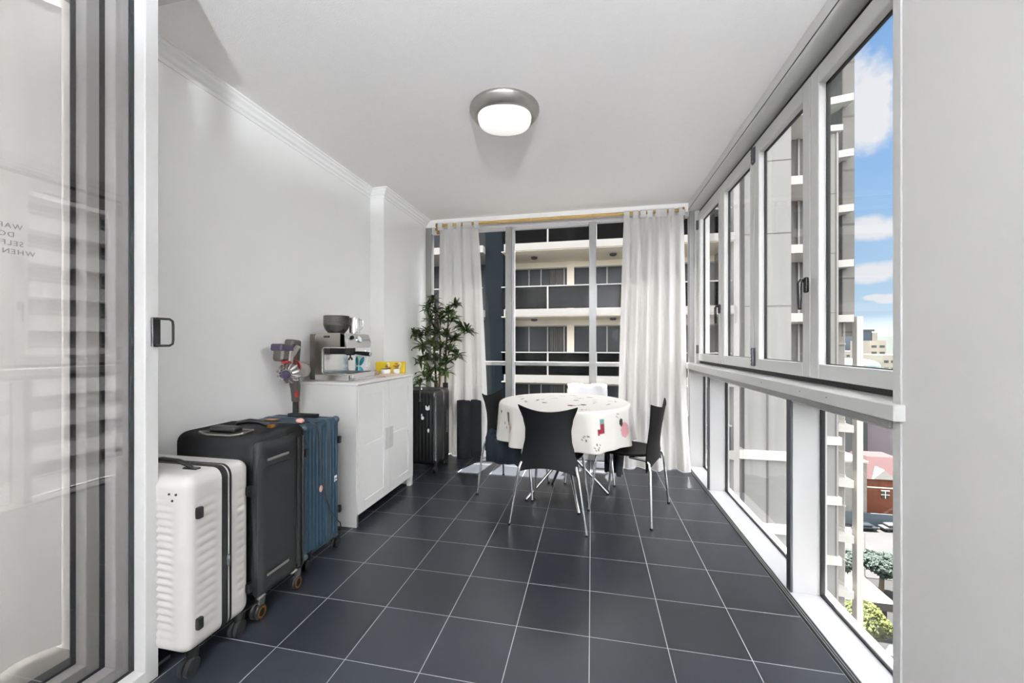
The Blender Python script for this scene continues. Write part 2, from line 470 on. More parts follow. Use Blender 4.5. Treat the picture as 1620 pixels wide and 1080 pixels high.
# ================================================================== ROOM SHELL
CZ = 2.585; XR = .935; YF = 4.12
MB().box(-1.96, .905, -3.0, 4.09, -.05, 0).obj('floor', 'tiles', smooth=0)['kind'] = 'structure'
MB().box(-3.6, -1.96, -3.0, 1.15, -.05, 0).obj('floor', mat('pale_inner_floor', '#aeaca6', .5), smooth=0)['kind'] = 'structure'
MB().box(-3.6, 1.12, -3.0, 4.2, CZ, CZ+.2).obj('ceiling', 'ceiling', smooth=0)['kind'] = 'structure'
w = MB(); w.box(-2.2, -1.96, 1.15, 3.19, 0, CZ); w.box(-2.2, -1.825, 3.19, 4.3, 0, CZ)
w.obj('wall_left', 'wall', smooth=0)['kind'] = 'structure'
MB().box(-3.8, -3.6, -3.0, 1.35, 0, CZ).obj('wall_inner', 'wall', smooth=0)['kind'] = 'structure'
MB().box(-3.6, -2.2, 1.15, 1.35, 0, CZ).obj('wall_partition', 'wall', smooth=0)['kind'] = 'structure'
MB().box(-3.8, 1.12, -3.2, -3.0, 0, CZ).obj('wall_back', 'wall', smooth=0)['kind'] = 'structure'
MB().box(XR, 1.12, -3.0, 1.43, 0, CZ).obj('wall_right', 'greywall', smooth=0)['kind'] = 'structure'
MB().box(XR-.004, 1.12, 1.412, 1.446, 0, CZ, .002).obj('trim_2', 'alu')['kind'] = 'structure'
# plaster cornice, stepped profile, along wall and round the pilaster
def cornice():
    m = MB()
    prof = [(0, -.075), (.006, -.075), (.010, -.058), (.022, -.05), (.03, -.034), (.046, -.022), (.05, -.012), (.062, -.008), (.062, 0), (0, 0)]
    path = [(-1.96, 1.15), (-1.96, 3.19), (-1.825, 3.19), (-1.825, 4.12)]
    # offset direction per path vertex (mitred)
    rows = []
    for k, (x, y) in enumerate(path):
        row = []
        for o, h in prof:
            if k == 0: q = (x+o, y)
            elif k == 1: q = (x+o, y-o)
            elif k == 2: q = (x+o, y-o)
            else: q = (x+o, y)
            row.append((q[0], q[1], CZ+h))
        rows.append(row)
    n = len(prof); vs = [p for r in rows for p in r]; fs = []
    for k in range(3):
        for i in range(n): fs.append((k*n+i, k*n+(i+1) % n, (k+1)*n+(i+1) % n, (k+1)*n+i))
    fs.append(tuple(range(n))); fs.append(tuple(3*n+i for i in range(n)))
    m.add(vs, fs); return m
cornice().obj('trim_1', 'trim', smooth=20)['kind'] = 'structure'

# ---------------------------------------------------------------- right side glazing
win = struct('window_1')     # bifold sashes over the rail
fr = MB()
fr.box(.93, 1.12, 1.446, YF, 2.50, CZ, .002)                       # head box: fascia and soffit
fr.obj('head_frame', 'alu', win)
ln = MB(); ln.box(.927, .931, 1.446, YF, 2.515, 2.519); ln.obj('shadow_line', 'alud', win)
gk = MB(); gk.box(1.03, 1.06, 1.446, 4.08, 2.47, 2.50); gk.box(1.03, 1.06, 1.446, 4.08, 1.016, 1.04)
gk.obj('gasket', 'gasket', win)
jb = MB(); jb.box(.985, 1.12, 4.075, YF, 1.013, 2.50, .003); jb.obj('jamb', 'alu', win)
joints = [1.446, 2.092, 2.742, 3.39, 4.075]
for i in range(4):
    y0, y1 = joints[i]+.003, joints[i+1]-.003
    z0, z1 = 1.04, 2.47; st = .065
    s = MB()
    s.box(1.015, 1.06, y0, y0+st, z0, z1, .003); s.box(1.015, 1.06, y1-st, y1, z0, z1, .003)
    s.box(1.015, 1.06, y0+st, y1-st, z0, z0+.067, .003); s.box(1.015, 1.06, y0+st, y1-st, z1-.08, z1, .003)
    sh = s.obj('sash', 'alu', win)
    b = MB()
    for a0, a1, c0, c1 in ((y0+st, y0+st+.006, z0+.067, z1-.08), (y1-st-.006, y1-st, z0+.067, z1-.08)):
        b.box(1.047, 1.061, a0, a1, c0, c1)
    b.box(1.047, 1.061, y0+st, y1-st, z1-.086, z1-.08); b.box(1.047, 1.061, y0+st, y1-st, z0+.067, z0+.071)
    b.obj('glazing_seal', 'gasket', sh)
    MB().box(1.052, 1.057, y0+st, y1-st, z0+.067, z1-.08).obj('pane', 'glass', sh, smooth=0)
    if i in (1, 3):  # hinges at the far joint
        yj = joints[i+1]
        for zz in ((2.35, 2.45), (1.06, 1.175)) if i == 1 else ((2.31, 2.40), (1.11, 1.19)):
            h = MB(); h.cyl((1.007, yj, zz[0]), (1.007, yj, zz[1]), .009, seg=10)
            for k in range(5):
                z = zz[0]+(zz[1]-zz[0])*(k+.5)/5; h.cyl((1.007, yj, z-.006), (1.007, yj, z+.006), .0115, seg=10)
            h.box(1.008, 1.016, yj-.022, yj+.022, zz[0], zz[1], .001)
            h.obj('hinge', 'alud', sh)
    if i in (1, 3):  # espagnolette handle close to the near joint
        yh = joints[i]+.03 if i == 1 else joints[i]+.03
        yh -= .012; h = MB(); h.rbox((.997, yh-.013, 1.445), (1.015, yh+.013, 1.52), .008, (4, 4, 8))
        h.tube([(1.0, yh, 1.50), (.985, yh, 1.505), (.978, yh, 1.49), (.979, yh, 1.38), (.981, yh, 1.365)], [.009, .009, .010, .0085, .007], 10)
        h.obj('handle', 'black', sh)
win2 = struct('window_2')    # fixed lower lights
r = MB(); r.box(.905, .94, 1.40, YF-.02, .962, 1.013, .003); r.box(.935, 1.12, 1.446, YF-.02, .985, 1.013, .002)
r.obj('rail', 'alu', win2)
r = MB(); r.box(.922, .96, 1.446, YF-.02, .934, .9605, .002); r.obj('lower_rail', 'alug', win2)
r = MB(); r.box(.94, 1.10, 1.446, YF-.02, .925, .985); r.obj('glass_head', 'alu', win2)
for y0, y1 in ((2.10, 2.14), (3.435, 3.475)):
    m = MB(); m.cur = 0; m.box(.945, 1.09, y0, y1, .006, .94, .002); m.obj('mullion', 'alur', win2)
    MB().box(.935, .945, y0, y1+.0, .006, .934, .001).obj('mullion_face', 'alud', win2)
MB().box(.94, 1.09, 4.065, YF, .006, .94, .002).obj('end_post', 'alur', win2)
MB().box(.932, 1.12, 1.446, 4.1, -.02, .008, .002).obj('sill', 'sillw', win2)
e = MB(); e.box(.902, .933, 1.43, 4.09, -.02, .006, .001); e.obj('floor_channel', 'gasket', win2)
for x in (.909, .919): MB().box(x, x+.0025, 1.43, 4.09, .004, .009).obj('channel_rib', 'alug', win2)
for y0, y1 in ((1.446, 2.10), (2.14, 3.435), (3.475, 4.065)):
    m = MB(); m.box(1.06, 1.078, y0, y0+.008, .008, .93); m.box(1.06, 1.078, y1-.008, y1, .008, .93); m.box(1.06, 1.078, y0, y1, .008, .015)
    sl = m.obj('glazing_seal', 'gasket', win2)
    MB().box(1.066, 1.071, y0+.006, y1-.006, .012, .93).obj('pane', 'glass', sl, smooth=0)
for y in (1.75, 1.95, 2.35, 3.0, 3.1, 3.75): MB().lathe([(.0035, 0), (.003, .001)], (.9055, y, .99), (-1, 0, 0), 10).obj('screw', 'alud', win2)

# ---------------------------------------------------------------- far glazing
win3 = struct('window_3')
f = MB()
f.box(-1.825, -1.76, 4.09, 4.17, 0, 2.50, .002)
f.box(.94, 1.0, 4.09, 4.17, 0, 2.50, .002)
f.obj('side_frame', 'alug', win3)
MB().box(-1.76, .94, 4.10, 4.17, 2.455, 2.50, .002).obj('head_frame', 'sillw', win3)
MB().box(-1.825, 1.0, 4.09, 4.19, 2.50, CZ, 0).obj('lintel', 'trim', win3)
for x0, x1 in ((-.91, -.84), (-.026, .046)):
    MB().box(x0, x1, 4.09, 4.16, .0, 2.46, .003).obj('mullion', 'alug', win3)
MB().box(-.838, -.812, 4.10, 4.15, .03, 2.455, .002).obj('sash_stile', 'sillw', win3)
for x0, x1 in ((-1.76, -.91), (-.81, -.026), (.046, .94)): MB().box(x0, x1, 4.10, 4.15, .97, 1.012, .003).obj('transom', 'alug', win3)
t = MB()
for x0, x1 in ((-1.76, -.91), (-.81, -.026), (.046, .94)): t.box(x0, x1, 4.10, 4.155, .0, .05, .002); t.box(x0, x1, 4.105, 4.15, .05, .115, .002)
t.box(-1.76, -.03, 4.10, 4.15, 2.43, 2.456)
t.obj('bottom_rail', 'sillw', win3)
for x0, x1 in ((-1.76, -.91), (-.81, -.026), (.046, .94)):
    MB().box(x0, x1, 4.128, 4.133, .11, 2.45).obj('pane', 'glass', win3, smooth=0)

# ---------------------------------------------------------------- sliding doors on the left
def sliding_panel(name, xf, ye, ylen, handle=False):
    d = struct(name, loc=(xf, ye, 0)); xb = xf-.05
    m = MB()
    m.box(xb, xf, ye-.044, ye, .0, 2.50, .002)
    m.box(xb, xf, ye-ylen, ye-ylen+.05, 0, 2.50, .002)
    m.box(xb, xf, ye-ylen+.05, ye-.044, 0, .047, .001); m.box(xb, xf, ye-ylen+.05, ye-.044, 2.44, 2.50, .001)
    m.obj('frame', 'alu', d)
    g = MB(); g.box(xb-.003, xb+.002, ye-.058, ye-.044, .047, 2.44); g.box(xb-.003, xb+.002, ye-ylen, ye-.044, .047, .055)
    g.obj('glazing_seal', 'gasket', d)
    MB().box(xb-.006, xb-.001, ye-ylen+.04, ye-.05, .05, 2.45).obj('pane', 'doorglass' if handle else 'glass', d, smooth=0)
    if handle:
        h = MB(); y0 = ye-.03
        h.box(xf-.001, xf+.008, ye-.026, ye+.002, 1.19, 1.295, .002)
        h.tube([(xf+.012, ye-.02, 1.291), (xf+.02, ye+.022, 1.291), (xf+.022, ye+.031, 1.284), (xf+.022, ye+.033, 1.27),
                (xf+.022, ye+.033, 1.215), (xf+.022, ye+.031, 1.2), (xf+.02, ye+.022, 1.194), (xf+.012, ye-.02, 1.194)], .0042, 8)
        h.obj('handle', 'black', d)
    return d
d1 = sliding_panel('door_1', -1.535, 1.124, 1.9, True)
d2 = sliding_panel('door_2', -1.655, 1.115, 1.9)
d3 = sliding_panel('door_3', -1.775, 1.105, 1.9)
tr = MB()
for x in (-1.53, -1.65, -1.77): tr.box(x-.062, x-.052, -1.0, 1.2, 0, .012); tr.box(x+.004, x+.012, -1.0, 1.0, 0, .012)
tr.obj('trim_3', 'alud')['kind'] = 'structure'
MB().box(-1.96, -1.50, -3.0, 1.2, 2.502, CZ, .002).obj('trim_4', 'alu')['kind'] = 'structure'
# warning lettering on the panel, meant to be read from the other side
for i, tx in enumerate(('WARNING', 'DOORS', 'SELF LOCK', 'WHEN CLOSED')):
    MM = Matrix.Translation((-1.5835, .752, 1.528-.0235*i)) @ rotm((0, -1, 0), (0, 0, 1), (-1, 0, 0)).to_4x4()
    text_mesh(tx, .0195, 'lettering', 'text_grey', d1, MM, spacing=1.2)

# sheer curtain in the inner room, seen through the doors
m = MB()
def shr(u, v):
    y = -2.6+3.745*u
    return (-2.06+.022*sin(u*95)+.01*sin(u*37+1), y, .02+2.5*v)
m.shell(shr, 240, 6, .002)
tag(m.obj('sheer_curtain', 'sheer'), 'white sheer curtain hanging behind the sliding glass doors', 'curtain')

# ================================================================== CEILING LAMP, ADDED FILL LAMPS
def lamp(x, y):
    t = thing('ceiling_light', None, 'ceiling light', (x, y, CZ))
    m = MB(); m.lathe([(.03, 0), (.205, 0), (.206, -.010), (.202, -.02), (.176, -.052), (.165, -.058), (.02, -.056)], (x, y, CZ), seg=64, caps=False); m.obj('rim', 'satin', t)
    m = MB()
    def cush(u, v):
        a = 2*PI*u; ex = .8
        cx = abs(cos(a))**ex*(1 if cos(a) > 0 else -1); cy = abs(sin(a))**ex*(1 if sin(a) > 0 else -1)
        rr_ = .158*math.sin(v*PI/2)**.8
        px_, py_ = cx*rr_, cy*rr_*.93
        return (x+px_*.98-py_*.2, y+px_*.2+py_*.98, CZ-.05-.055*math.cos(v*PI/2)**.8)
    m.grid(cush, 72, 16, True)
    m.obj('diffuser', 'lampglass', t, smooth=60)
    return t
t1 = lamp(-.505, 2.25); t1['label'] = 'round flush ceiling light with satin nickel rim above the dining table'
def fill_lamp(x, y, lb, bowl):  # out-of-view lamp, added only to brighten the rooms
    t = thing('fill_lamp', lb, 'lamp', (x, y, 0))
    m = MB(); m.sphere((x, y, 1.45), .17, 28); m.obj('globe', 'fillglobe' if bowl else 'fillinner', t, smooth=80)
    if bowl:
        m = MB(); m.lathe([(.02, 1.8), (.10, 1.84), (.21, 1.92), (.22, 1.95), (.21, 1.95), (.09, 1.86), (.001, 1.84)], (x, y, 0), seg=40, caps=False); m.obj('bowl', 'black', t)
        m = MB(); m.lathe([(.001, 1.925), (.19, 1.925), (.19, 1.93), (.001, 1.93)], (x, y, 0), seg=40, caps=False); m.obj('fill_uplight', 'fillup', t)
    m = MB(); m.cyl((x, y, .02), (x, y, 1.82 if bowl else 1.29), .011, .011, 12); m.obj('pole', 'black', t)
    m = MB(); m.lathe([(.001, 0), (.14, 0), (.14, .015), (.02, .025), (.001, .025)], (x, y, 0), caps=False); m.obj('base', 'black', t)
fill_lamp(.70, -2.6, 'added fill lamp with globe and uplight bowl behind the camera by the back wall', True)
fill_lamp(-3.1, -1.6, 'added fill lamp with a white globe in the inner room behind the sheer curtain', False)

# ================================================================== CURTAINS AND ROD
rod = thing('curtain_rod', 'bamboo curtain rod on brass brackets over the far window', 'curtain rod', (-.37, 4.0, 2.49))
pts = []; rr = []
x = -1.64
m = MB()
while x < .86:
    L = .33
    for k, rad in ((0, .0165), (.012, .0195), (.024, .0165), (L-.02, .0165)):
        pts.append((min(x+k, .86), 4.0, 2.49)); rr.append(rad)
    x += L
m.tube(pts, rr, 14); m.obj('pole', 'bamboo', rod)
for x in (-1.665, .875):
    b = MB(); sg = 1 if x < 0 else -1
    b.lathe([(.012, 0), (.026, .004), (.027, .02), (.018, .03), (.012, .045)], (x, 4.0, 2.49), (sg, 0, 0), 20)
    b.tube([(x, 4.0, 2.49), (x, 4.04, 2.475), (x, 4.085, 2.46)], .009, 8)
    b.box(x-.028, x+.02, 4.08, 4.09, 2.42, 2.51, .004)
    if x < 0: b.cyl((x, 4.0, 2.45), (x+.03, 3.985, 2.445), .016, .02, 14)
    b.obj('bracket', 'bronze', rod)

def curtain(name, label, xt0, xt1, xb0, xb1, folds, tabs, zb, flare, seed, wall_t=.003):
    c = thing(name, label, 'curtain', ((xt0+xt1)/2, 4.0, 0), group='tab-top curtains at the far window')
    rnd = random.Random(seed); ph = [rnd.uniform(0, 6) for _ in range(6)]
    def f(u, v):
        z = zb(u)+(2.44-zb(u))*v; k = (1-v)
        s = k**.8
        x = (xt0+(xt1-xt0)*u)*(1-s)+(xb0+(xb1-xb0)*u)*s
        amp = .010+.017*min(1, k*1.8)
        d = amp*sin(u*folds*2*PI+ph[0]+.5*sin(k*3+ph[1]))+.3*amp*sin(u*folds*4.3*PI+ph[2]+k*2)
        x += .25*amp*cos(u*folds*2*PI+ph[0])
        y = 4.0-.008+d-flare(u)*max(0, k-.72)**1.6*6
        y = min(y, 4.072)
        return (x, y, z)
    m = MB(); m.shell(f, int(folds*22), 46, wall_t); m.obj('panel', 'curtain', c, smooth=60)
    for u in tabs:
        tm = MB()
        x, y, z = f(u, 1); wd = .026
        def tb(a, b):
            t = -PI*.15+PI*1.3*b
            r = .024
            if b < .2: q = (4.0-.024*cos(PI*.0)-.001, 2.43+(2.49-2.43)*b/.2)
            elif b > .8: q = (4.0+.024+.001, 2.49-(2.49-2.43)*(b-.8)/.2)
            else:
                tt = PI*(b-.2)/.6; q = (4.0-.024*cos(tt), 2.49+.024*sin(tt))
            return (x-wd+2*wd*a, q[0], q[1])
        tm.shell(tb, 2, 16, .002)
        tm.obj('tab', 'curtain', c, smooth=60)
    return c
curtain('tab_top_curtain', 'white tab-top curtain at the left of the far window, behind the plant', -1.62, -1.19, -1.66, -1.07, 4, (.02, .30, .52, .68, .80, .97), lambda u: .012, lambda u: .0, 3)
curtain('tab_top_curtain', 'white tab-top curtain at the right corner of the far window', .315, .86, .25, .90, 5.5, (.04, .2, .33, .44, .58, .68, .80, .97),
        lambda u: .01, lambda u: .1+.06*sin(u*14), 5)

# ================================================================== CABINET
cab = thing('cabinet', 'white two-door shaker cabinet against the left wall', 'cabinet', (-1.71, 2.69, 0))
x0, x1, y0, y1 = -1.93, -1.515, 2.285, 3.105
m = MB(); m.box(x0, x1+.012, y0, y0+.018, .0, .93, .001); m.box(x0, x1+.012, y1-.018, y1, .0, .93, .001)
m.box(x0, x0+.006, y0, y1, .07, .93); m.box(x0, x1, y0+.018, y1-.018, .075, .093); m.box(x0, x1, y0+.018, y1-.018, .5, .515)
m.obj('body', 'cabinet', cab)
MB().box(x0, x1+.022, y0-.004, y1+.004, .93, .946, .002).obj('top', 'cabinet', cab)
for k, (a, b) in enumerate(((y0+.02, (y0+y1)/2-.0015), ((y0+y1)/2+.0015, y1-.02))):
    m = MB(); st = .07
    m.box(x1-.004, x1+.008, a+st-.01, b-st+.01, .077+st, .926-st)
    m.box(x1-.004, x1+.015, a, a+st, .077, .926, .0015); m.box(x1-.004, x1+.015, b-st, b, .077, .926, .0015)
    m.box(x1-.004, x1+.015, a+st, b-st, .077, .077+st, .0015); m.box(x1-.004, x1+.015, a+st, b-st, .926-st, .926, .0015)
    m.box(x1-.004, x1+.013, a+st, b-st, .485, .515, .0015)
    dr = m.obj('door', 'cabinet', cab)
    yy = b-.022 if k == 0 else a+.003
    hm = MB(); hm.box(x1+.015, x1+.019, yy-.03 if k == 0 else yy, yy+.018 if k == 0 else yy+.055, .415, .575, .0015)
    hm.obj('handle', 'cabhandle', dr)
for y in (y0+.0, y1-.055): MB().box(x1-.02, x1+.012, y, y+(.02 if y < 2.5 else .055), 0, .075, .002).obj('foot', 'white', cab)

# ================================================================== ESPRESSO MACHINE
Z0 = .946
em = thing('espresso_machine', 'brushed steel espresso machine with bean hopper on the white cabinet', 'coffee machine', (-1.74, 2.5, Z0))
ya, yb = 2.345, 2.635
def rr_poly(x0, x1, z0, z1, r, n=5):
    P = []
    for cx, cz, a0 in ((x1-r, z1-r, 0), (x0+r, z1-r, 90), (x0+r, z0+r, 180), (x1-r, z0+r, 270)):
        for k in range(n+1):
            a = math.radians(a0+90*k/n); P.append((cx+r*cos(a), cz+r*sin(a)))
    return P
# side cheeks with a C-shaped opening : built as a polygon strip
def cheek(y0, y1):
    m = MB()
    outer = [(-1.86, .95), (-1.86, 1.255), (-1.845, 1.275), (-1.655, 1.275), (-1.632, 1.262), (-1.628, 1.185), (-1.64, 1.172)]
    inner = [(-1.645, 1.178), (-1.785, 1.178), (-1.803, 1.16), (-1.803, 1.015), (-1.785, .993), (-1.62, .993)]
    poly = outer+[(-1.645, 1.172)]+inner[1:]+[(-1.60, .993), (-1.60, .95)]
    m.prism([(a, b) for a, b in poly], 1, y0, y1); return m
cheek(ya, ya+.012).obj('side_panel', 'steel', em, smooth=20)
cheek(yb-.012, yb).obj('side_panel', 'steel', em, smooth=20)
lip = MB(); lp = [(-1.63, ya-.002, 1.174), (-1.785, ya-.002, 1.174), (-1.799, ya-.002, 1.16), (-1.799, ya-.002, 1.013), (-1.785, ya-.002, .997), (-1.61, ya-.002, .997)]
lip.tube(lp, .006, 8); lip.obj('trim_lip', 'steelb', em)
m = MB(); m.box(-1.855, -1.66, ya+.012, yb-.012, 1.18, 1.272, .003); m.box(-1.855, -1.80, ya+.012, yb-.012, .952, 1.18)
m.obj('housing', 'steel', em)
MB().box(-1.80, -1.797, ya+.012, yb-.012, 1.0, 1.18).obj('splash_back', 'steelb', em)
m = MB(); m.prism([(-1.665, 1.272), (-1.632, 1.268), (-1.612, 1.215), (-1.618, 1.172), (-1.665, 1.172)], 1, ya, yb); pnl = m.obj('control_panel', 'steelb', em, smooth=20)
def onp(y, z): # point on sloped face
    return (-1.632+(1.268-z)*(.020/.053), y, z)
for y in (2.365, 2.38, 2.555, 2.575, 2.595, 2.615): MB().lathe([(.007, 0), (.007, .004), (.005, .005)], onp(y, 1.235 if y > 2.5 else 1.245), (.93, 0, .36), 14).obj('button', 'chrome', pnl)
g = MB(); g.lathe([(.026, 0), (.026, .007), (.022, .008)], onp(2.49, 1.232), (.93, 0, .36), 28); gg = g.obj('gauge', 'chrome', pnl)
g = MB(); g.lathe([(.021, .0085), (.0005, .0086)], onp(2.49, 1.232), (.93, 0, .36), 28, caps=False); g.obj('dial_face', 'white', gg)
g = MB(); g.lathe([(.014, 0), (.013, .012), (.011, .014)], onp(2.41, 1.243), (.93, 0, .36), 20); g.obj('grind_dial', 'darkmetal', pnl)
m = MB(); m.box(-1.86, -1.60, ya-.002, yb+.002, .948, .992, .004); m.box(-1.70, -1.575, ya+.01, yb-.01, .965, 1.0, .004); m.box(-1.66, -1.57, ya+.03, yb-.03, .948, .966)
m.obj('drip_tray', 'steelb', em)
MB().box(-1.79, -1.60, ya+.02, yb-.02, 1.0, 1.003).obj('drip_grate', 'darkmetal', em)
MB().box(-1.905, -1.86, ya+.005, yb-.005, .955, 1.268, .004).obj('water_tank', 'browng', em)
m = MB(); m.lathe([(.034, 0), (.034, .03), (.028, .034)], (-1.70, 2.51, 1.142), (0, 0, 1), 28); m.box(-1.77, -1.64, 2.37, 2.43, 1.13, 1.178, .006)
m.obj('group_head', 'black', em)
m = MB(); m.lathe([(.03, 0), (.034, .006), (.034, .024)], (-1.70, 2.51, 1.12), (0, 0, 1), 28)
m.tube([(-1.70, 2.51, 1.12), (-1.70, 2.51, 1.105), (-1.70, 2.495, 1.095), (-1.70, 2.493, 1.085)], .006, 8); m.tube([(-1.70, 2.51, 1.105), (-1.70, 2.527, 1.095), (-1.70, 2.53, 1.085)], .006, 8)
pf = m.obj('portafilter', 'darkmetal', em)
m = MB(); m.tube([(-1.672, 2.51, 1.137), (-1.645, 2.512, 1.136), (-1.60, 2.513, 1.132), (-1.545, 2.515, 1.127)], [.009, .013, .015, .016], 14); hd = m.obj('grip', 'black', pf)
m = MB(); m.lathe([(.0162, 0), (.015, .005)], (-1.545, 2.515, 1.127), (1, .04, -.08), 14); m.obj('end_cap', 'chrome', hd)
m = MB(); m.tube([(-1.64, 2.6, 1.17), (-1.63, 2.6, 1.12), (-1.62, 2.603, 1.04), (-1.625, 2.605, 1.02)], .0045, 8); m.obj('steam_wand', 'chrome', em)
bd = MB(); bd.rbox((-1.79, ya-.003, 1.243), (-1.745, ya+.001, 1.257), .0018, (6, 3, 3)); b_ = bd.obj('badge', 'darkmetal', em)
text_mesh('Breville', .011, 'badge_lettering', 'steelb', b_, Matrix.Translation((-1.7675, ya-.0032, 1.25)) @ rotm((1, 0, 0), (0, 0, 1), (0, -1, 0)).to_4x4(), extrude=.0002)
# hopper
m = MB(); prof = [(.05, 0), (.058, .006), (.078, .032), (.083, .05), (.084, .056)]
m.lathe(prof, (-1.775, 2.46, 1.275), (0, 0, 1), 36)
m.obj('hopper', 'smoke', em)
m = MB(); pr = [(.082, .056)]
for k in range(6): pr += [(.0865, .058+k*.0105), (.0865, .064+k*.0105), (.081, .0665+k*.0105)]
pr += [(.085, .121), (.084, .124), (.001, .125)]
m.lathe(pr, (-1.775, 2.46, 1.275), (0, 0, 1), 36); m.obj('hopper_lid', 'browng', em, smooth=20)
# milk jug
jug = thing('milk_jug', 'small steel milk jug with wire handle on top of the espresso machine', 'jug', (-1.665, 2.51, 1.2752))
m = MB(); m.lathe([(.001, .001), (.034, .001), (.036, .01), (.036, .06), (.032, .09), (.034, .112), (.0315, .112), (.03, .09), (.033, .06), (.033, .012), (.001, .006)], (-1.665, 2.51, 1.2745), seg=30, caps=False)
m.obj('body', 'steelb', jug)
m = MB(); m.tube([(-1.632, 2.51, 1.375), (-1.605, 2.51, 1.372), (-1.597, 2.51, 1.355), (-1.60, 2.51, 1.325), (-1.615, 2.51, 1.305), (-1.631, 2.51, 1.30)], .0032, 8); m.obj('handle', 'chrome', jug)

# teal patterned pouch behind the machine
pch = thing('pouch', 'small teal and white patterned pouch standing behind the portafilter handle', 'pouch', (-1.75, 2.70, Z0))
m = MB()
def pzs(sg):
    def f(u, v):
        return (-1.79+.085*u, 2.70+.008*v+sg*sin(PI*v)*.018*sin(PI*u), Z0+.001+.165*v)
    return f
m.shell(pzs(-1), 10, 12, .001); m.shell(pzs(1), 10, 12, .001); m.obj('bag', 'whitecloth', pch, smooth=60)
for cx_, cz, a in ((-1.768, 1.068, .5), (-1.728, 1.068, -.5), (-1.768, .995, -.5), (-1.728, .995, .5)):
    k = []
    for i in range(14):
        t = 2*PI*i/14; dy, dz = .017*cos(t), .034*sin(t)
        xx = cx_+dy*cos(a)-dz*sin(a)*.5; zz = cz+dz; u = max(0, min(1, (xx+1.79)/.085)); v = (zz-Z0)/.165
        k.append((xx, 2.70+.008*v-sin(PI*v)*.018*sin(PI*u)-.0025, zz))
    MB().add(k+[(p[0], p[1]+.0012, p[2]) for p in k], [tuple(range(14)), tuple(range(27, 13, -1))]+[(i, (i+1) % 14, 14+(i+1) % 14, 14+i) for i in range(14)]).obj('print_patch', 'teal', pch, smooth=0)

# wooden board, succulents, yellow box
m = MB(); m.rbox((-1.70, 2.70, Z0+.0005), (-1.53, 3.0, Z0+.012), .005, (10, 14, 3)); tag(m.obj('wooden_board', 'wood'), 'pale wooden board carrying small potted succulents on the cabinet', 'board')
ZB = Z0+.0122
def rosette(m, c, r, n, layers, lift=.5, wd=.35):
    for l in range(layers):
        for k in range(n):
            a = 2*PI*(k+.5*l)/n; L = r*(1-.22*l); e = lift*(.35+.3*l)
            d = Vector((cos(a), sin(a), 0)); up = Vector((0, 0, 1)); s_ = d.cross(up)
            tip = Vector(c)+d*L*cos(e)+up*L*sin(e); mid = Vector(c)+d*L*.5*cos(e*.8)+up*(L*.5*sin(e*.8))
            w = L*wd; t = up*L*.09
            m.add([Vector(c), mid+s_*w/2, tip, mid-s_*w/2, mid+t, mid-t], [(0, 1, 4), (1, 2, 4), (2, 3, 4), (3, 0, 4), (1, 0, 5), (2, 1, 5), (3, 2, 5), (0, 3, 5)])
def pot(cx, cy, r, h):
    m = MB(); m.lathe([(.001, 0), (r*.78, 0), (r*.98, h*.25), (r, h*.9), (r*.97, h), (r*.88, h), (r*.86, h*.8), (.001, h*.8)], (cx, cy, ZB), seg=26, caps=False); return m
sg_ = 'succulents on the wooden board'
t = thing('potted_succulent', 'low white bowl of red and green succulents, middle of the board', 'plant', (-1.64, 2.90, ZB), group=sg_)
pot(-1.64, 2.90, .036, .036).obj('pot', 'white', t)
m = MB(); rosette(m, (-1.65, 2.895, ZB+.034), .035, 8, 3); m.obj('foliage', 'succ', t, smooth=0)
m = MB(); rosette(m, (-1.625, 2.915, ZB+.038), .03, 7, 3, 1.0); rosette(m, (-1.645, 2.925, ZB+.05), .022, 7, 3, 1.2); m.obj('red_foliage', 'reds', t, smooth=0)
t = thing('potted_succulent', 'small white pot with an orange-red bloom, nearest the yellow box', 'plant', (-1.575, 2.95, ZB), group=sg_)
pot(-1.575, 2.95, .027, .038).obj('pot', 'white', t)
m = MB(); rosette(m, (-1.575, 2.95, ZB+.036), .028, 8, 2); m.obj('foliage', 'succ', t, smooth=0)
m = MB()
for q in ((-1.575, 2.95, .052), (-1.588, 2.945, .062), (-1.565, 2.957, .066), (-1.576, 2.952, .08)): rosette(m, (q[0], q[1], ZB+q[2]-.005), .02, 7, 3, 1.0, .5)
m.obj('bloom', 'orange', t, smooth=0)
t = thing('succulent_dish', 'shallow clear dish of mixed succulents beside the espresso machine', 'plant', (-1.665, 2.78, ZB))
m = MB(); m.lathe([(.001, 0), (.028, 0), (.04, .022), (.037, .022), (.026, .006), (.001, .005)], (-1.665, 2.78, ZB), seg=26, caps=False); m.obj('dish', 'clear', t)
m = MB(); rosette(m, (-1.68, 2.765, ZB+.018), .026, 8, 3); rosette(m, (-1.65, 2.80, ZB+.018), .024, 8, 3, .9); rosette(m, (-1.665, 2.775, ZB+.028), .02, 7, 3, 1.2); m.obj('foliage', 'succ', t, smooth=0)
m = MB(); rosette(m, (-1.64, 2.775, ZB+.018), .017, 7, 3, .8); m.obj('red_foliage', 'reds', t, smooth=0)
yb_ = thing('card_box', 'yellow box with white question marks leaning behind the succulents', 'box', (-1.66, 3.06, Z0))
ang = math.radians(12)
R3 = Matrix.Rotation(ang, 3, 'Z')
m = MB(); m.obox((-1.675, 3.04, Z0+.052), (.245, .05, .104), R3, .003); m.obj('box_body', 'yellow', yb_)
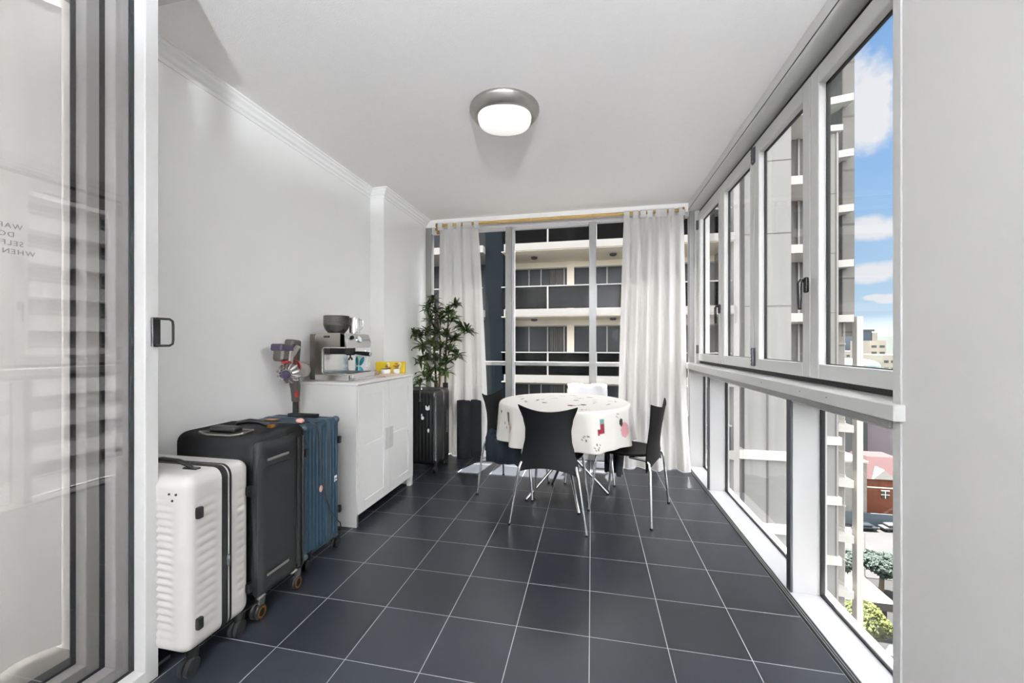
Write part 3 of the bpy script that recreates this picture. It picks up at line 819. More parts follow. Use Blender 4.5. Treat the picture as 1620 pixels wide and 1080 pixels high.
for k, dx in enumerate((-.015, .082)):
    c = Vector((-1.675, 3.04, Z0+.05))+R3@Vector((dx, -.0262, 0))
    MM = Matrix.Translation(c) @ (R3 @ rotm((1, 0, 0), (0, 0, 1), (0, -1, 0))).to_4x4()
    text_mesh('?', .125, 'question_mark', 'white', yb_, MM, extrude=.0006)
    c2 = c+R3@Vector((-.014, -.0012, .018))
    m = MB(); m.obox(c2, (.016, .0012, .022), R3, .0005); m.obj('green_dot', 'green', yb_)

# ================================================================== STICK VACUUM
def W(u, v, x=-1.87):    # wall-plane helper in metres from measured positions: y along the wall, z up
    return (x, u, v)
vac = thing('stick_vacuum', 'cordless stick vacuum with purple cap hanging on its wall dock', 'vacuum cleaner', (-1.86, 2.15, .05))
m = MB(); Rb = Matrix.Rotation(math.radians(-8), 3, 'X')
m.obox((-1.86, 2.065, 1.13), (.075, .095, .075), Rb, .012); m.obj('battery_grip', 'browng', vac)
m = MB(); m.obox((-1.86, 2.058, 1.175), (.08, .108, .042), Rb, .008); m.obj('purple_cap', 'purple', vac)
m = MB(); m.obox((-1.842, 2.088, 1.12), (.05, .045, .09), Rb, .01); m.obj('silver_side', 'nickel', vac)
m = MB(); m.obox((-1.835, 2.062, 1.088), (.05, .035, .018), Rb, .004); m.obj('red_catch', 'red', vac)
ax = Vector((.35, -.92, -.12)).normalized(); c0 = Vector((-1.86, 2.12, 1.02))
m = MB(); m.lathe([(.03, -.03), (.052, -.02), (.058, .0), (.055, .03), (.04, .055), (.03, .058)], c0, ax, 32); cyc = m.obj('cyclone', 'nickel', vac)
u_ = ax.orthogonal().normalized(); v_ = ax.cross(u_)
for k in range(12):
    a = 2*PI*k/12; d = u_*cos(a)+v_*sin(a)
    MB().tube([c0+ax*.005+d*.062, c0+ax*.035+d*.056, c0+ax*.06+d*.034], [.008, .009, .007], 8).obj('cyclone_tube', 'steelb', cyc)
m = MB(); m.lathe([(.027, .05), (.027, .068), (.023, .072)], c0, ax, 28); m.obj('filter_cap', 'purple', cyc)
m = MB(); m.lathe([(.045, 0), (.053, .012), (.053, .07), (.047, .10), (.035, .118)], (-1.865, 2.15, 1.045), (0.05, .97, -.2), 32); m.obj('dust_bin', 'clear', vac)
m = MB(); m.lathe([(.055, 0), (.056, .008)], (-1.865, 2.15, 1.045), (0.05, .97, -.2), 32); m.obj('red_ring', 'red', vac)
m = MB(); m.tube([(-1.86, 2.15, .99), (-1.86, 2.165, .93), (-1.865, 2.175, .87), (-1.87, 2.18, .835)], [.034, .03, .026, .024], 16); m.obj('neck', 'browng', vac)
m = MB(); m.obox((-1.84, 2.155, .88), (.02, .022, .04), None, .004); m.obj('red_button', 'red', vac)
m = MB(); m.tube([(-1.87, 2.18, .84), (-1.875, 2.19, .6), (-1.88, 2.195, .10)], .018, 14); m.obj('wand', 'darkmetal', vac)
m = MB(); m.tube([(-1.86, 2.2, .84), (-1.863, 2.21, .6), (-1.865, 2.215, .12)], .006, 8); m.obj('release_bar', 'nickel', vac)
m = MB(); m.obox((-1.88, 2.2, .075), (.09, .12, .05), None, .012); m.obj('floor_head', 'black', vac)
m = MB(); m.tube([(-1.86, 2.11, 1.11), (-1.865, 2.16, 1.145), (-1.87, 2.2, 1.18)], [.016, .017, .018], 12); m.obj('handle', 'nickel', vac)
dk = thing('wall_dock', 'dark grey charging dock on the wall behind the stick vacuum', 'wall dock', (-1.95, 2.22, 1.09))
m = MB(); m.obox((-1.925, 2.215, 1.155), (.068, .085, .145), Matrix.Rotation(math.radians(-6), 3, 'X'), .01); m.obj('body', 'browng', dk)
m = MB(); m.obox((-1.899, 2.212, 1.175), (.03, .07, .05), None, .008); m.obj('cradle', 'darkmetal', dk)
m = MB(); m.tube([(-1.945, 2.24, 1.09), (-1.948, 2.255, 1.0), (-1.95, 2.262, .9), (-1.945, 2.258, .7), (-1.95, 2.26, .4)], .003, 6); tag(m.obj('power_cord', 'cord'), 'thin black power cord hanging from the wall dock beside the cabinet', 'cord')

# ================================================================== SUITCASES
def caster(par, x, y, yaw=0, ring=False, r=.027):
    m = MB(); d = Vector((cos(yaw), sin(yaw), 0)); 
    m.cyl((x, y, .055), (x, y, .095), .018, .022, 16)
    m.tube([(x, y, .06), (x+.012*d.y, y-.012*d.x, .045), (x+.016*d.y, y-.016*d.x, r)], [.013, .012, .01], 10)
    o = m.obj('caster', 'darkmetal' if not ring else 'bfr', par)
    wx, wy = x+.014*d.y, y-.014*d.x
    for s in (-1, 1):
        m = MB(); c = Vector((wx, wy, r))+d*s*.012
        m.lathe([(.008, -.006), (r*.85, -.007), (r, -.004), (r, .004), (r*.85, .007), (.008, .006)], c, d, 24); wl = m.obj('wheel', 'blacksoft', o)
        if ring and s == 1:
            m = MB(); m.lathe([(r*.55, .0075), (r*.84, .0078), (r*.84, .0085), (r*.55, .0085)], c, d, 24, caps=False); m.obj('copper_ring', 'gold', wl)
    return o
def band_path(x0, x1, z0, z1, r, y, n=6):
    P = []
    for cx, cz, a0 in ((x1-r, z1-r, 0), (x0+r, z1-r, 90), (x0+r, z0+r, 180), (x1-r, z0+r, 270)):
        for k in range(n+1):
            a = math.radians(a0+90*k/n); P.append((cx+r*cos(a), y, cz+r*sin(a)))
    return P
def band(m, x0, x1, z0, z1, r, y0, y1, out, t=.003):
    """flat belt around the case in the xz plane"""
    A = band_path(x0-out, x1+out, z0-out, z1+out, r+out, y0); n = len(A)
    B = [(p[0], y1, p[2]) for p in A]; Ai = band_path(x0-out+t, x1+out-t, z0-out+t, z1+out-t, max(.002, r+out-t), y0); Bi = [(p[0], y1, p[2]) for p in Ai]
    vs = A+B+Bi+Ai; fs = []
    for i in range(n):
        j = (i+1) % n
        for q in range(4):
            q2 = (q+1) % 4; fs.append((q*n+i, q*n+j, q2*n+j, q2*n+i))
    m.add(vs, fs)
def foot_studs(par, x, pts, s=(.014, .022, .042)):
    for y, z in pts:
        m = MB(); m.rbox((x-.004, y-s[1]/2, z-s[2]/2), (x+s[0], y+s[1]/2, z+s[2]/2), .004, (3, 4, 5)); m.obj('side_foot', 'black', par)

# --- white hard shell
wc = thing('suitcase', 'white hard-shell suitcase with horizontal ribs, nearest the glass door', 'suitcase', (-1.64, 1.245, 0))
X0, X1, Y0, Y1, Za, Zb = -1.89, -1.403, 1.115, 1.385, .085, .722
def wd(P, n):
    x, y, z = P
    a = 0
    zz = (z-.12)/(.66-.12)
    if 0 < zz < 1:
        win_ = min(1, zz*8, (1-zz)*8)
        if abs(n.y) > .8:
            e = min(1, max(0, (X1-.055-x)/.03), max(0, (x-X0-.05)/.03)); ph = z*2*PI/.0265+ (x-X1)*6
            a = -.008*win_*max(0, e)*(.5+.5*math.sin(ph))**1.0
        elif n.x > .8:
            seg = (1.145, 1.235) if y < 1.25 else (1.31, 1.365)
            e = min(1, max(0, (y-seg[0])/.02), max(0, (seg[1]-y)/.02)); ph = z*2*PI/.034-(y-1.1)*14
            a = -.003*win_*max(0, e)*(.5+.5*math.sin(ph))**2
    return a
m = MB(); m.rbox((X0, Y0, Za), (X1, Y1, Zb), .042, (44, 44, 110), wd); sh = m.obj('shell', 'wcase', wc, smooth=60)
m = MB(); band(m, X0, X1, Za, Zb, .042, 1.252, 1.276, .0022); m.obj('zip_band', 'blacksoft', wc)
m = MB(); band(m, X0, X1, Za, Zb, .042, 1.284, 1.292, .0022); m.obj('zip_band', 'blacksoft', wc)
foot_studs(wc, X1, ((1.16, .587), (1.16, .185), (1.37, .588), (1.37, .185)))
m = MB(); m.tube([(-1.72, 1.215, .722), (-1.70, 1.215, .742), (-1.64, 1.215, .752), (-1.56, 1.215, .748), (-1.52, 1.215, .738), (-1.495, 1.215, .724)], [.006, .009, .009, .009, .009, .006], 10)
m.box(-1.535, -1.47, 1.205, 1.228, .72, .728, .003); m.box(-1.75, -1.70, 1.205, 1.228, .72, .728, .003); m.obj('carry_handle', 'black', wc)
m = MB(); m.rbox((X1-.001, 1.268, .335), (X1+.008, 1.282, .375), .003, (3, 3, 5)); m.tube([(X1+.008, 1.275, .37), (X1+.012, 1.273, .35), (X1+.009, 1.275, .33)], .003, 8); m.obj('zip_pull', 'chrome', wc)
for q in ((-1.475, .665), (-1.445, .665), (-1.461, .642)): MB().sphere((q[0], Y0-.0005, q[1]), .0045, 10).obj('stud', 'black', wc)
for x in (X0+.06, X1-.028):
    for y in (Y0+.045, Y1-.03): caster(wc, x, y, .15, r=.032)

# --- black fabric
bc = thing('suitcase', 'large black fabric suitcase with a charcoal front and copper-ringed wheels', 'suitcase', (-1.62, 1.58, 0))
X0, X1, Y0, Y1, Za, Zb = -1.875, -1.412, 1.425, 1.745, .085, .80
m = MB(); m.rbox((X0, Y0, Za), (X1-.012, Y1, Zb), .05, (24, 18, 34)); m.obj('body', 'bcase', bc, smooth=60)
m = MB(); m.rbox((X1-.05, Y0+.008, Za+.005), (X1, 1.665, Zb-.03), .028, (8, 16, 34)); fp = m.obj('front_pocket', 'bcase2', bc, smooth=60)
m = MB(); P = []
for k in range(17):
    t = k/16; P.append((X1+.0005, Y0+.03+(1.655-Y0-.04)*t, .655+.0*t))
m.tube(P, .002, 6); m.tube(band_path(0, 0, 0, 0, 0, 0)[:0] or [(X1-.01, Y0+.012, .12), (X1-.008, Y0+.012, .7), (X1-.01, Y0+.04, .765), (X1-.01, 1.6, .772), (X1-.01, 1.65, .74), (X1-.008, 1.662, .12)], .003, 6); m.obj('piping', 'blacksoft', fp)
for z in (.685, .175):
    m = MB(); m.rbox((X1-.002, 1.475, z-.006), (X1+.006, 1.60, z+.006), .003, (3, 10, 3)); m.obj('metal_strip', 'nickel', fp)
m = MB(); m.box(X1-.02, X1-.006, 1.668, 1.69, .1, .74, .003); m.box(X1-.02, X1-.004, 1.70, 1.712, .1, .74, .003); m.obj('zip_band', 'blacksoft', bc)
# recessed telescopic handle plate
m = MB(); m.rbox((-1.745, 1.437, .788), (-1.515, 1.515, .806), .008, (12, 6, 3)); pl = m.obj('handle_plate', 'darkmetal', bc)
m = MB(); m.tube([(-1.735, 1.44, .805), (-1.74, 1.51, .806), (-1.52, 1.513, .806), (-1.505, 1.445, .805), (-1.56, 1.427, .798), (-1.68, 1.427, .798)], .004, 8, closed=True); m.obj('plate_rim', 'nickel', pl)
m = MB(); m.rbox((-1.70, 1.45, .80), (-1.56, 1.50, .828), .012, (12, 6, 4)); m.obj('telescopic_grip', 'black', pl)
m = MB(); m.tube([(-1.70, 1.59, .80), (-1.68, 1.59, .818), (-1.62, 1.59, .828), (-1.56, 1.59, .826), (-1.51, 1.59, .812), (-1.49, 1.59, .80)], [.008, .011, .012, .012, .011, .008], 10); ch = m.obj('carry_handle', 'black', bc)
m = MB(); m.rbox((-1.51, 1.575, .80), (-1.485, 1.605, .816), .004, (4, 4, 3)); m.obj('handle_end', 'gold', ch)
for y in (1.43, 1.62): MB().box(X1-.012, X1+.001, y, y+.04, .09, .1, .003).obj('corner_guard', 'nickel', bc)
for x in (X0+.05, X1-.02):
    for y in (Y0+.035, Y1-.07): caster(bc, x, y, .12, ring=True, r=.03)

# --- blue ribbed
bl = thing('suitcase', 'steel-blue ribbed hard suitcase with a strap, beside the white cabinet', 'suitcase', (-1.68, 1.93, 0))
X0, X1, Y0, Y1, Za, Zb = -1.90, -1.472, 1.775, 2.072, .06, .77
def bd_(P, n):
    x, y, z = P
    if abs(n.x) > .7 or n.z > .7:
        c = y-Y0; lo, hi = .03, (Y1-Y0)-.02
        if abs(c-.19) < .016: return 0
        e = 1
        if abs(n.x) > .7: e = min(1, max(0, (z-Za-.035)/.015), max(0, (Zb-.03-z)/.015))
        if n.z > .7: e = min(1, max(0, (x-X0-.03)/.02), max(0, (X1-.03-x)/.02))*.6
        if lo < c < hi: return -.0065*e*(.5-.5*cos((c-lo)*2*PI/.0268))**.5
    elif abs(n.y) > .7:
        c = x-X0
        e = min(1, max(0, (z-Za-.035)/.015), max(0, (Zb-.03-z)/.015))
        if .03 < c < X1-X0-.03: return -.004*e*(.5-.5*cos((c-.03)*2*PI/.0265))**.6
    return 0
m = MB(); m.rbox((X0, Y0, Za), (X1, Y1, Zb), .03, (90, 90, 60), bd_); m.obj('shell', 'blue', bl, smooth=60)
m = MB(); band(m, X0, X1, Za, Zb, .03, 1.952, 1.978, .003, .004); m.obj('closing_frame', 'bluefr', bl)
for x in (X1, ):
    for y in (Y0, Y1):
        for z in (Zb, Za+.0):
            zz = Zb-.018 if z == Zb else Za+.018; yy = Y0+.018 if y == Y0 else Y1-.018
            m = MB(); m.sphere((x-.018, yy, zz), .0225, 16); m.obj('corner_guard', 'bluefr', bl)
foot_studs(bl, X1, ((2.056, .635), (2.056, .225), (1.782, .63)))
m = MB(); m.rbox((-1.76, 1.985, Zb-.002), (-1.57, 2.02, Zb+.022), .006, (14, 4, 4)); m.obj('carry_handle', 'darkmetal', bl)
m = MB(); m.box(-1.80, -1.73, 1.86, 1.9, Zb, Zb+.006, .002); m.obj('gold_tag', 'gold', bl)
for y in (1.79, 1.816, 1.843, 1.87, 1.896, 1.923, 1.99, 2.02, 2.047): MB().sphere((X1+.0003, y, .094), .0028, 8).obj('rivet', 'chrome', bl)
m = MB(); m.box(X1, X1+.001, 2.018, 2.042, .415, .43); m.box(X1, X1+.001, 2.018, 2.026, .395, .412); m.box(X1, X1+.001, 2.03, 2.042, .398, .408); m.obj('sticker', 'white', bl)
MB().sphere((X1+.004, 1.9, .40), .014, 10, (.3, 1, 1.4)).obj('pink_charm', 'pink', bl); MB().sphere((-1.555, 1.845, Zb+.012), .02, 10, (1.2, 1, .7)).obj('pink_charm', 'pink', bl)
m = MB(); m.tube([(-1.60, 1.87, Zb+.008), (-1.52, 1.86, Zb+.008), (-1.47, 1.87, Zb-.01), (-1.463, 1.885, .70), (-1.463, 1.895, .55), (-1.463, 1.92, .38), (-1.463, 1.97, .25), (-1.463, 2.03, .17), (-1.463, 2.062, .14), (-1.463, 2.066, .115)], .0032, 8); m.obj('strap_cord', 'cord', bl)
for x in (X0+.05, X1-.012):
    for y in (Y0+.04, Y1-.01): caster(bl, x, y, .1, r=.028)

# --- black ribbed with stickers, behind the cabinet
b2 = thing('suitcase', 'black ribbed hard suitcase with white stickers, behind the cabinet and below the plant', 'suitcase', (-1.6, 3.56, 0))
X0, X1, Y0, Y1, Za, Zb = -1.81, -1.41, 3.39, 3.745, .07, .765
def b2d(P, n):
    x, y, z = P
    e = min(1, max(0, (z-Za-.04)/.015), max(0, (Zb-.04-z)/.015))
    if abs(n.y) > .7:
        c = x-X0
        if .03 < c < X1-X0-.03: return -.004*e*(.5-.5*cos((c-.03)*2*PI/.034))**.6
    if abs(n.x) > .7:
        c = y-Y0
        if (.03 < c < .15) or (.22 < c < .33): return -.004*e*(.5-.5*cos((c-.03)*2*PI/.03))**.6
    return 0
m = MB(); m.rbox((X0, Y0, Za), (X1, Y1, Zb), .035, (60, 60, 50), b2d); m.obj('shell', 'bshell', b2, smooth=60)
m = MB(); band(m, X0, X1, Za, Zb, .035, 3.55, 3.585, .002, .004); m.obj('closing_frame', 'bfr', b2)
m = MB(); m.tube([(X1-.008, Y0+.006, .12), (X1-.008, Y0+.006, .72)], .009, 10); m.obj('edge_guard', 'bfr', b2)
m = MB(); m.rbox((X1-.002, 3.64, .33), (X1+.012, 3.66, .56), .004, (3, 4, 12)); m.obj('side_handle', 'bfr', b2)
m = MB(); m.tube([(-1.75, 3.47, Zb), (-1.74, 3.47, Zb+.02), (-1.60, 3.47, Zb+.024), (-1.59, 3.47, Zb)], .007, 8); m.obj('carry_handle', 'bfr', b2)
m = MB(); m.box(-1.575, -1.56, Y0-.006, Y0+.0, .665, .765, .002); m.box(-1.58, -1.555, Y0-.008, Y0, .66, .685, .002); m.obj('luggage_tag', 'bfr', b2)
m = MB()
def disc(cx, cz, rx, rz, n=16):
    p = [(cx+rx*cos(2*PI*k/n), Y0-.0015, cz+rz*sin(2*PI*k/n)) for k in range(n)]
    m.add(p+[(q[0], q[1]+.003, q[2]) for q in p], [tuple(range(n)), tuple(range(2*n-1, n-1, -1))]+[(k, (k+1) % n, n+(k+1) % n, n+k) for k in range(n)])
disc(-1.495, .60, .021, .017); disc(-1.511, .618, .006, .010); disc(-1.481, .62, .006, .010)
disc(-1.545, .51, .014, .016); disc(-1.553, .535, .005, .014); disc(-1.487, .395, .010, .018)
m.obj('sticker', 'white', b2)
for x in (X0+.05, X1-.02):
    for y in (Y0+.03, Y1-.045): caster(b2, x, y, .1, r=.026)

# ================================================================== YOGA MATS, FOLDED BOARD
m = MB()
def roll(cx, cy, r, h, m, turns=3):
    P = []
    n = 40*turns
    for k in range(n+1):
        t = k/n; a = 2*PI*turns*t; rad = r*(.35+.65*t); P.append((cx+rad*cos(a), cy+rad*sin(a)))
    def f(u, v):
        i = min(n, int(round(u*n))); return (P[i][0], P[i][1], .002+h*v)
    m.shell(f, n, 1, r*.65/turns*.9)
roll(-1.325, 3.93, .072, .60, m); tag(m.obj('yoga_mat', 'mat', smooth=60), 'dark grey rolled yoga mat standing upright next to the black ribbed suitcase', 'yoga mat')
m = MB()
m.rbox((-1.265, 3.968, .0), (-1.135, 4.002, .61), .014, (12, 4, 20)); tag(m.obj('folded_mat', 'mat'), 'flat folded dark mat leaning by the curtain, right of the rolled mat', 'mat')
m = MB(); m.box(-1.505, -1.455, 3.79, 3.82, 0, .80, .003)
tag(m.obj('folded_tripod_case', 'blacksoft'), 'tall narrow black case standing behind the black ribbed suitcase', 'case')

# ================================================================== TALL PLANT
pl = thing('potted_plant', 'tall leafy cane plant with narrow green leaves in the left far corner', 'plant', (-1.56, 3.92, 0))
m = MB(); m.lathe([(.001, 0), (.10, 0), (.12, .03), (.135, .26), (.14, .28), (.128, .28), (.118, .24), (.001, .24)], (-1.64, 3.91, 0), seg=30, caps=False); m.obj('pot', 'pot', pl)
m = MB(); m.lathe([(.121, .241), (.06, .25), (.001, .252)], (-1.64, 3.91, 0), seg=24, caps=False); m.obj('soil', 'soil', pl)
rnd = random.Random(11)
canes = [[(-1.64, 3.91, .24), (-1.62, 3.90, .75), (-1.64, 3.88, 1.2), (-1.61, 3.86, 1.62)],
         [(-1.60, 3.93, .24), (-1.52, 3.90, .75), (-1.50, 3.87, 1.15), (-1.45, 3.84, 1.58)],
         [(-1.66, 3.89, .24), (-1.57, 3.87, .8), (-1.55, 3.84, 1.2), (-1.57, 3.82, 1.45)]]
for c in canes:
    mm = MB(); mm.tube(c, [.014, .013, .011, .006], 8); mm.obj('cane', 'cane', pl)
LA = MB(); LB = MB()
def leaf(mb, base, d, L, w, droop):
    base = Vector(base); d = Vector(d).normalized(); s_ = d.cross(Vector((0, 0, 1)))
    if s_.length < .1: s_ = Vector((1, 0, 0))
    s_.normalize(); n = 5; vs = []
    for i in range(n+1):
        t = i/n; p = base+d*L*t+Vector((0, 0, -droop*L*t*t)); ww = w*sin(PI*min(1, .12+.88*t))**.8*(1 if t < 1 else 0)
        up = Vector((0, 0, .25*ww))
        vs += [p-s_*ww/2+up, p, p+s_*ww/2+up]
    fs = []
    for i in range(n):
        a = i*3; fs += [(a, a+1, a+4, a+3), (a+1, a+2, a+5, a+4)]
    k = len(vs); off = Vector((0, 0, -.0012)); vs2 = [v+off for v in vs]
    for q in vs+vs2:
        if q.x < -1.80: q.x = -1.80+.2*random.random()*.1
        if q.y > 4.04: q.y = 4.04-.002*random.random()
    mb.add(vs+vs2, fs+[tuple(reversed([i+k for i in f])) for f in fs])
def rosl(c, R=.12, n=16, up=.5):
    n = int(n*1.55)
    mb = LA if rnd.random() < .6 else LB
    for k in range(n):
        a = rnd.uniform(0, 2*PI); e = rnd.uniform(-.25, 1.15)*1.0
        d = (cos(a)*cos(e), sin(a)*cos(e), sin(e)+.0); leaf(mb if rnd.random() < .75 else LB, Vector(c)+Vector((rnd.uniform(-.01, .01), rnd.uniform(-.01, .01), rnd.uniform(-.03, .02))), d, R*rnd.uniform(.75, 1.2), rnd.uniform(.020, .032), rnd.uniform(.1, .55))
tips = [(-1.63, 3.80, 1.66), (-1.37, 3.79, 1.60), (-1.66, 3.78, 1.56), (-1.58, 3.80, 1.54), (-1.45, 3.80, 1.52), (-1.52, 3.76, 1.46), (-1.62, 3.76, 1.44), (-1.40, 3.78, 1.45),
        (-1.30, 3.80, 1.37), (-1.25, 3.82, 1.34), (-1.78, 3.72, 1.30), (-1.73, 3.74, 1.28), (-1.66, 3.76, 1.33), (-1.55, 3.74, 1.32), (-1.45, 3.76, 1.30), (-1.37, 3.78, 1.26),
        (-1.70, 3.74, 1.18), (-1.60, 3.74, 1.20), (-1.50, 3.75, 1.18), (-1.41, 3.76, 1.14), (-1.36, 3.79, 1.08), (-1.66, 3.76, 1.06), (-1.74, 3.76, 1.02), (-1.56, 3.76, 1.05),
        (-1.46, 3.78, 1.02), (-1.64, 3.78, .93), (-1.72, 3.80, .90), (-1.56, 3.80, .94), (-1.66, 3.80, .84), (-1.74, 3.78, .80), (-1.48, 3.80, .9)]
for i, c in enumerate(tips): rosl(c, .115, 17 if c[2] > 1.0 else 11)
br = MB()
for c in tips:
    best = None
    for cn in canes:
        for k in range(20):
            t = k/19*(len(cn)-1.001); i = int(t); p = Vector(cn[i]).lerp(Vector(cn[i+1]), t-i)
            dd = (p-Vector(c)).length+max(0, p.z-(c[2]-.05))*3
            if best is None or dd < best[0]: best = (dd, p)
    br.tube([best[1], (best[1]+Vector(c))/2+Vector((0, 0, -.01)), Vector(c)], [.005, .004, .003], 6)
br.obj('branches', 'cane', pl)
LA.obj('foliage', 'leafd', pl, smooth=60); LB.obj('light_foliage', 'leafm', pl, smooth=60)

# ================================================================== TABLE
TC = Vector((-.215, 3.07, 0)); TR = .485
tb = thing('dining_table', 'round dining table on crossed chrome legs under the patterned cloth', 'table', tuple(TC))
m = MB(); m.lathe([(.001, .722), (TR-.01, .722), (TR, .73), (TR, .742), (TR-.006, .748), (.001, .748)], TC, seg=56, caps=False); m.obj('tabletop', 'white', tb)
feet = [(-.494, 2.964), (.121, 3.208), (-.316, 3.334), (-.077, 2.785)]
cc = Vector((-.187, 3.08, 0))
for i, (fx, fy) in enumerate(feet):
    d = (cc-Vector((fx, fy, 0))); L = d.length; s_ = Vector((-d.y, d.x, 0)).normalized()*.012*(1 if i % 2 else -1)
    top = Vector((fx, fy, 0))+d*2.0
    off = Vector((0, 0, 0)) if i < 2 else Vector((0, 0, 0))
    m = MB(); m.tube([Vector((fx, fy, .008))+s_, Vector((cc.x, cc.y, .365))+s_*1.0, Vector((top.x, top.y, .71))+s_, Vector((top.x, top.y, .722))+s_], .0115, 14); lg = m.obj('leg', 'chrome', tb)
    m = MB(); m.cyl(Vector((fx, fy, 0))+s_, Vector((fx, fy, .012))+s_, .0125, .0125, 14); m.obj('foot_cap', 'blacksoft', lg)
m = MB(); m.lathe([(.022, .34), (.026, .35), (.026, .385), (.022, .395)], cc, seg=20); m.obj('hub', 'chrome', tb)

# cloth with printed pattern as a colour attribute
NA, NS = 420, 96
drop = .272
def cloth_pt(a, s):      # s arc length from centre
    flat = TR+.004
    ramp = .03
    fold = (sin(11*a+.6)+.6*sin(17*a+2.1)+.35*sin(6*a+1))/1.95
    if s <= flat: r = s; z = .7535; 
    else:
        t = s-flat; b = min(1, t/ramp); r = flat+.014*math.sin(b*PI/2); z = .7535-(t if t > ramp else t*t/ramp*.5+t*.5)+.003
        k = min(1, t/drop)
        r += fold*.042*k**.9+.014*k
    return Vector((TC.x+r*cos(a), TC.y+r*sin(a), min(z, .7535)))
smax = TR+.004+drop
vs = []; uv = []
for j in range(NS+1):
    # denser rings near edge and skirt
    s = smax*(j/NS)
    for i in range(NA):
        a = 2*PI*i/NA; sc = s
        if j == NS: pass
        vs.append(cloth_pt(a, sc)); uv.append((sc*cos(a), sc*sin(a)))
# print motifs : (u, v, radius, colour, kind)
IV = (.66, .64, .60)
def cmul(h): return lin(h)[:3]
MOT = []
def flatuv(x, y): return (x-TC.x, y-TC.y)
rp = random.Random(4)
for (x, y, r, c, k) in ((-.15, 2.85, .03, '#5d3038', 'd'), (-.06, 2.90, .028, '#3f3a3c', 'd'), (-.10, 2.86, .05, '#6a3f3f', 'b'), (-.35, 2.95, .028, '#4b2e31', 'h'), (-.30, 3.2, .03, '#5a4b44', 'b'),
        (-.50, 2.98, .04, '#5f5b52', 'b'), (-.42, 3.08, .04, '#5a5a5a', 'b'), (-.55, 3.12, .04, '#6d6458', 'b'), (-.12, 3.12, .025, '#6d5a52', 'd'), (-.02, 3.3, .03, '#474444', 'b'),
        (.02, 3.0, .03, '#777370', 'b'), (.12, 2.95, .04, '#8a8682', 'b'), (-.05, 2.68, .04, '#55504c', 's'), (.18, 3.1, .03, '#6b6b6b', 'b')):
    MOT.append((*flatuv(x, y), r, cmul(c), k))
def skirt(az, t, r, c, k): # az degrees (0=+x), t drop distance
    s = TR+t; a = math.radians(az); MOT.append((s*cos(a), s*sin(a), r*(1 if k == 'sock' else 1.2), cmul(c), k))
skirt(-57, .115, .052, '#7c2530', 'sock'); skirt(-35, .10, .026, '#2b2f2c', 'd'); skirt(-31, .155, .05, '#c99296', 'd'); skirt(-40, .05, .02, '#444444', 's')
skirt(-70, .175, .03, '#3a3a3a', 's'); skirt(-62, .235, .03, '#222222', 's'); skirt(-18, .08, .02, '#222222', 'd'); skirt(-85, .18, .035, '#7a3033', 's')
skirt(-118, .04, .024, '#4d2a2a', 'h'); skirt(-112, .05, .018, '#2c2727', 'd'); skirt(-100, .05, .03, '#4a453f', 's'); skirt(-138, .10, .04, '#3f4a3c', 'long'); skirt(-150, .06, .012, '#553b33', 'd')
skirt(-145, .14, .008, '#333333', 'd'); skirt(-143, .17, .008, '#333333', 'd'); skirt(-160, .15, .035, '#6b3a33', 's'); skirt(-133, .15, .045, '#b59a86', 'h')
for q in range(14): skirt(rp.uniform(0, 180), rp.uniform(.05, .22), .03, rp.choice(('#7c2530', '#3f4a3c', '#444444', '#c99296')), rp.choice('dhs'))
for q in range(12):
    a = rp.uniform(0, PI); s = rp.uniform(.15, .45); MOT.append((s*cos(a), s*sin(a), .03, cmul(rp.choice(('#6b6b6b', '#5f5b52', '#6a3f3f'))), rp.choice('bs')))
def colour(u, v):
    for (cu_, cv_, r, c, k) in MOT:
        du, dv = u-cu_, v-cv_
        if abs(du) > r*1.4 or abs(dv) > r*1.4: continue
        s = hyp(cu_, cv_) or 1; er = (cu_/s, cv_/s); et = (-er[1], er[0])
        p = (du*er[0]+dv*er[1])/r; q = (du*et[0]+dv*et[1])/r      # p radial (down), q tangential
        d = hyp(p, q)
        if k == 'd' and (p*p+q*q*1.3) < .8: return c
        if k == 'h' and (d < .75 and not (p < -.2 and abs(q) < .2)): return c
        if k == 'b' and abs(p) < .16+.12*sin(q*9) and abs(q) < 1: return c
        if k == 's' and abs(p-.5*sin(q*8)) < .13 and abs(q) < .9: return c
        if k == 'long' and abs(q) < .38 and abs(p) < 1: return c
        if k == 'sock':
            if -1.1 < p < -.55 and abs(q-.05) < .42: return cmul('#5f8a82')
            if -.55 <= p < .7 and abs(q-.1) < .36: return c
            if .15 < p < .8 and -.95 < q < .4: return c
    return None
fs = []
for j in range(NS):
    for i in range(NA):
        i2 = (i+1) % NA
        if j == 0: fs.append((i, NA+i, NA+i2))
        else: fs.append((j*NA+i, (j+1)*NA+i, (j+1)*NA+i2, j*NA+i2))
me = bpy.data.meshes.new('tablecloth')
loc = Vector((TC.x, TC.y, .45)); me.from_pydata([tuple(v-loc) for v in vs], [], fs); me.update()
ca = me.color_attributes.new('Col', 'FLOAT_COLOR', 'POINT')
for i, (u, v) in enumerate(uv):
    c = colour(u, v) or IV; ca.data[i].color = (c[0], c[1], c[2], 1)
me.shade_smooth(); me.materials.append(attr_material('printed_cotton'))
tcl = bpy.data.objects.new('tablecloth', me); C.objects.link(tcl); tcl.location = loc
md = tcl.modifiers.new('thick', 'SOLIDIFY'); md.thickness = .0015; md.offset = 1
tag(tcl, 'ivory tablecloth printed with small Christmas motifs over the round table', 'tablecloth')

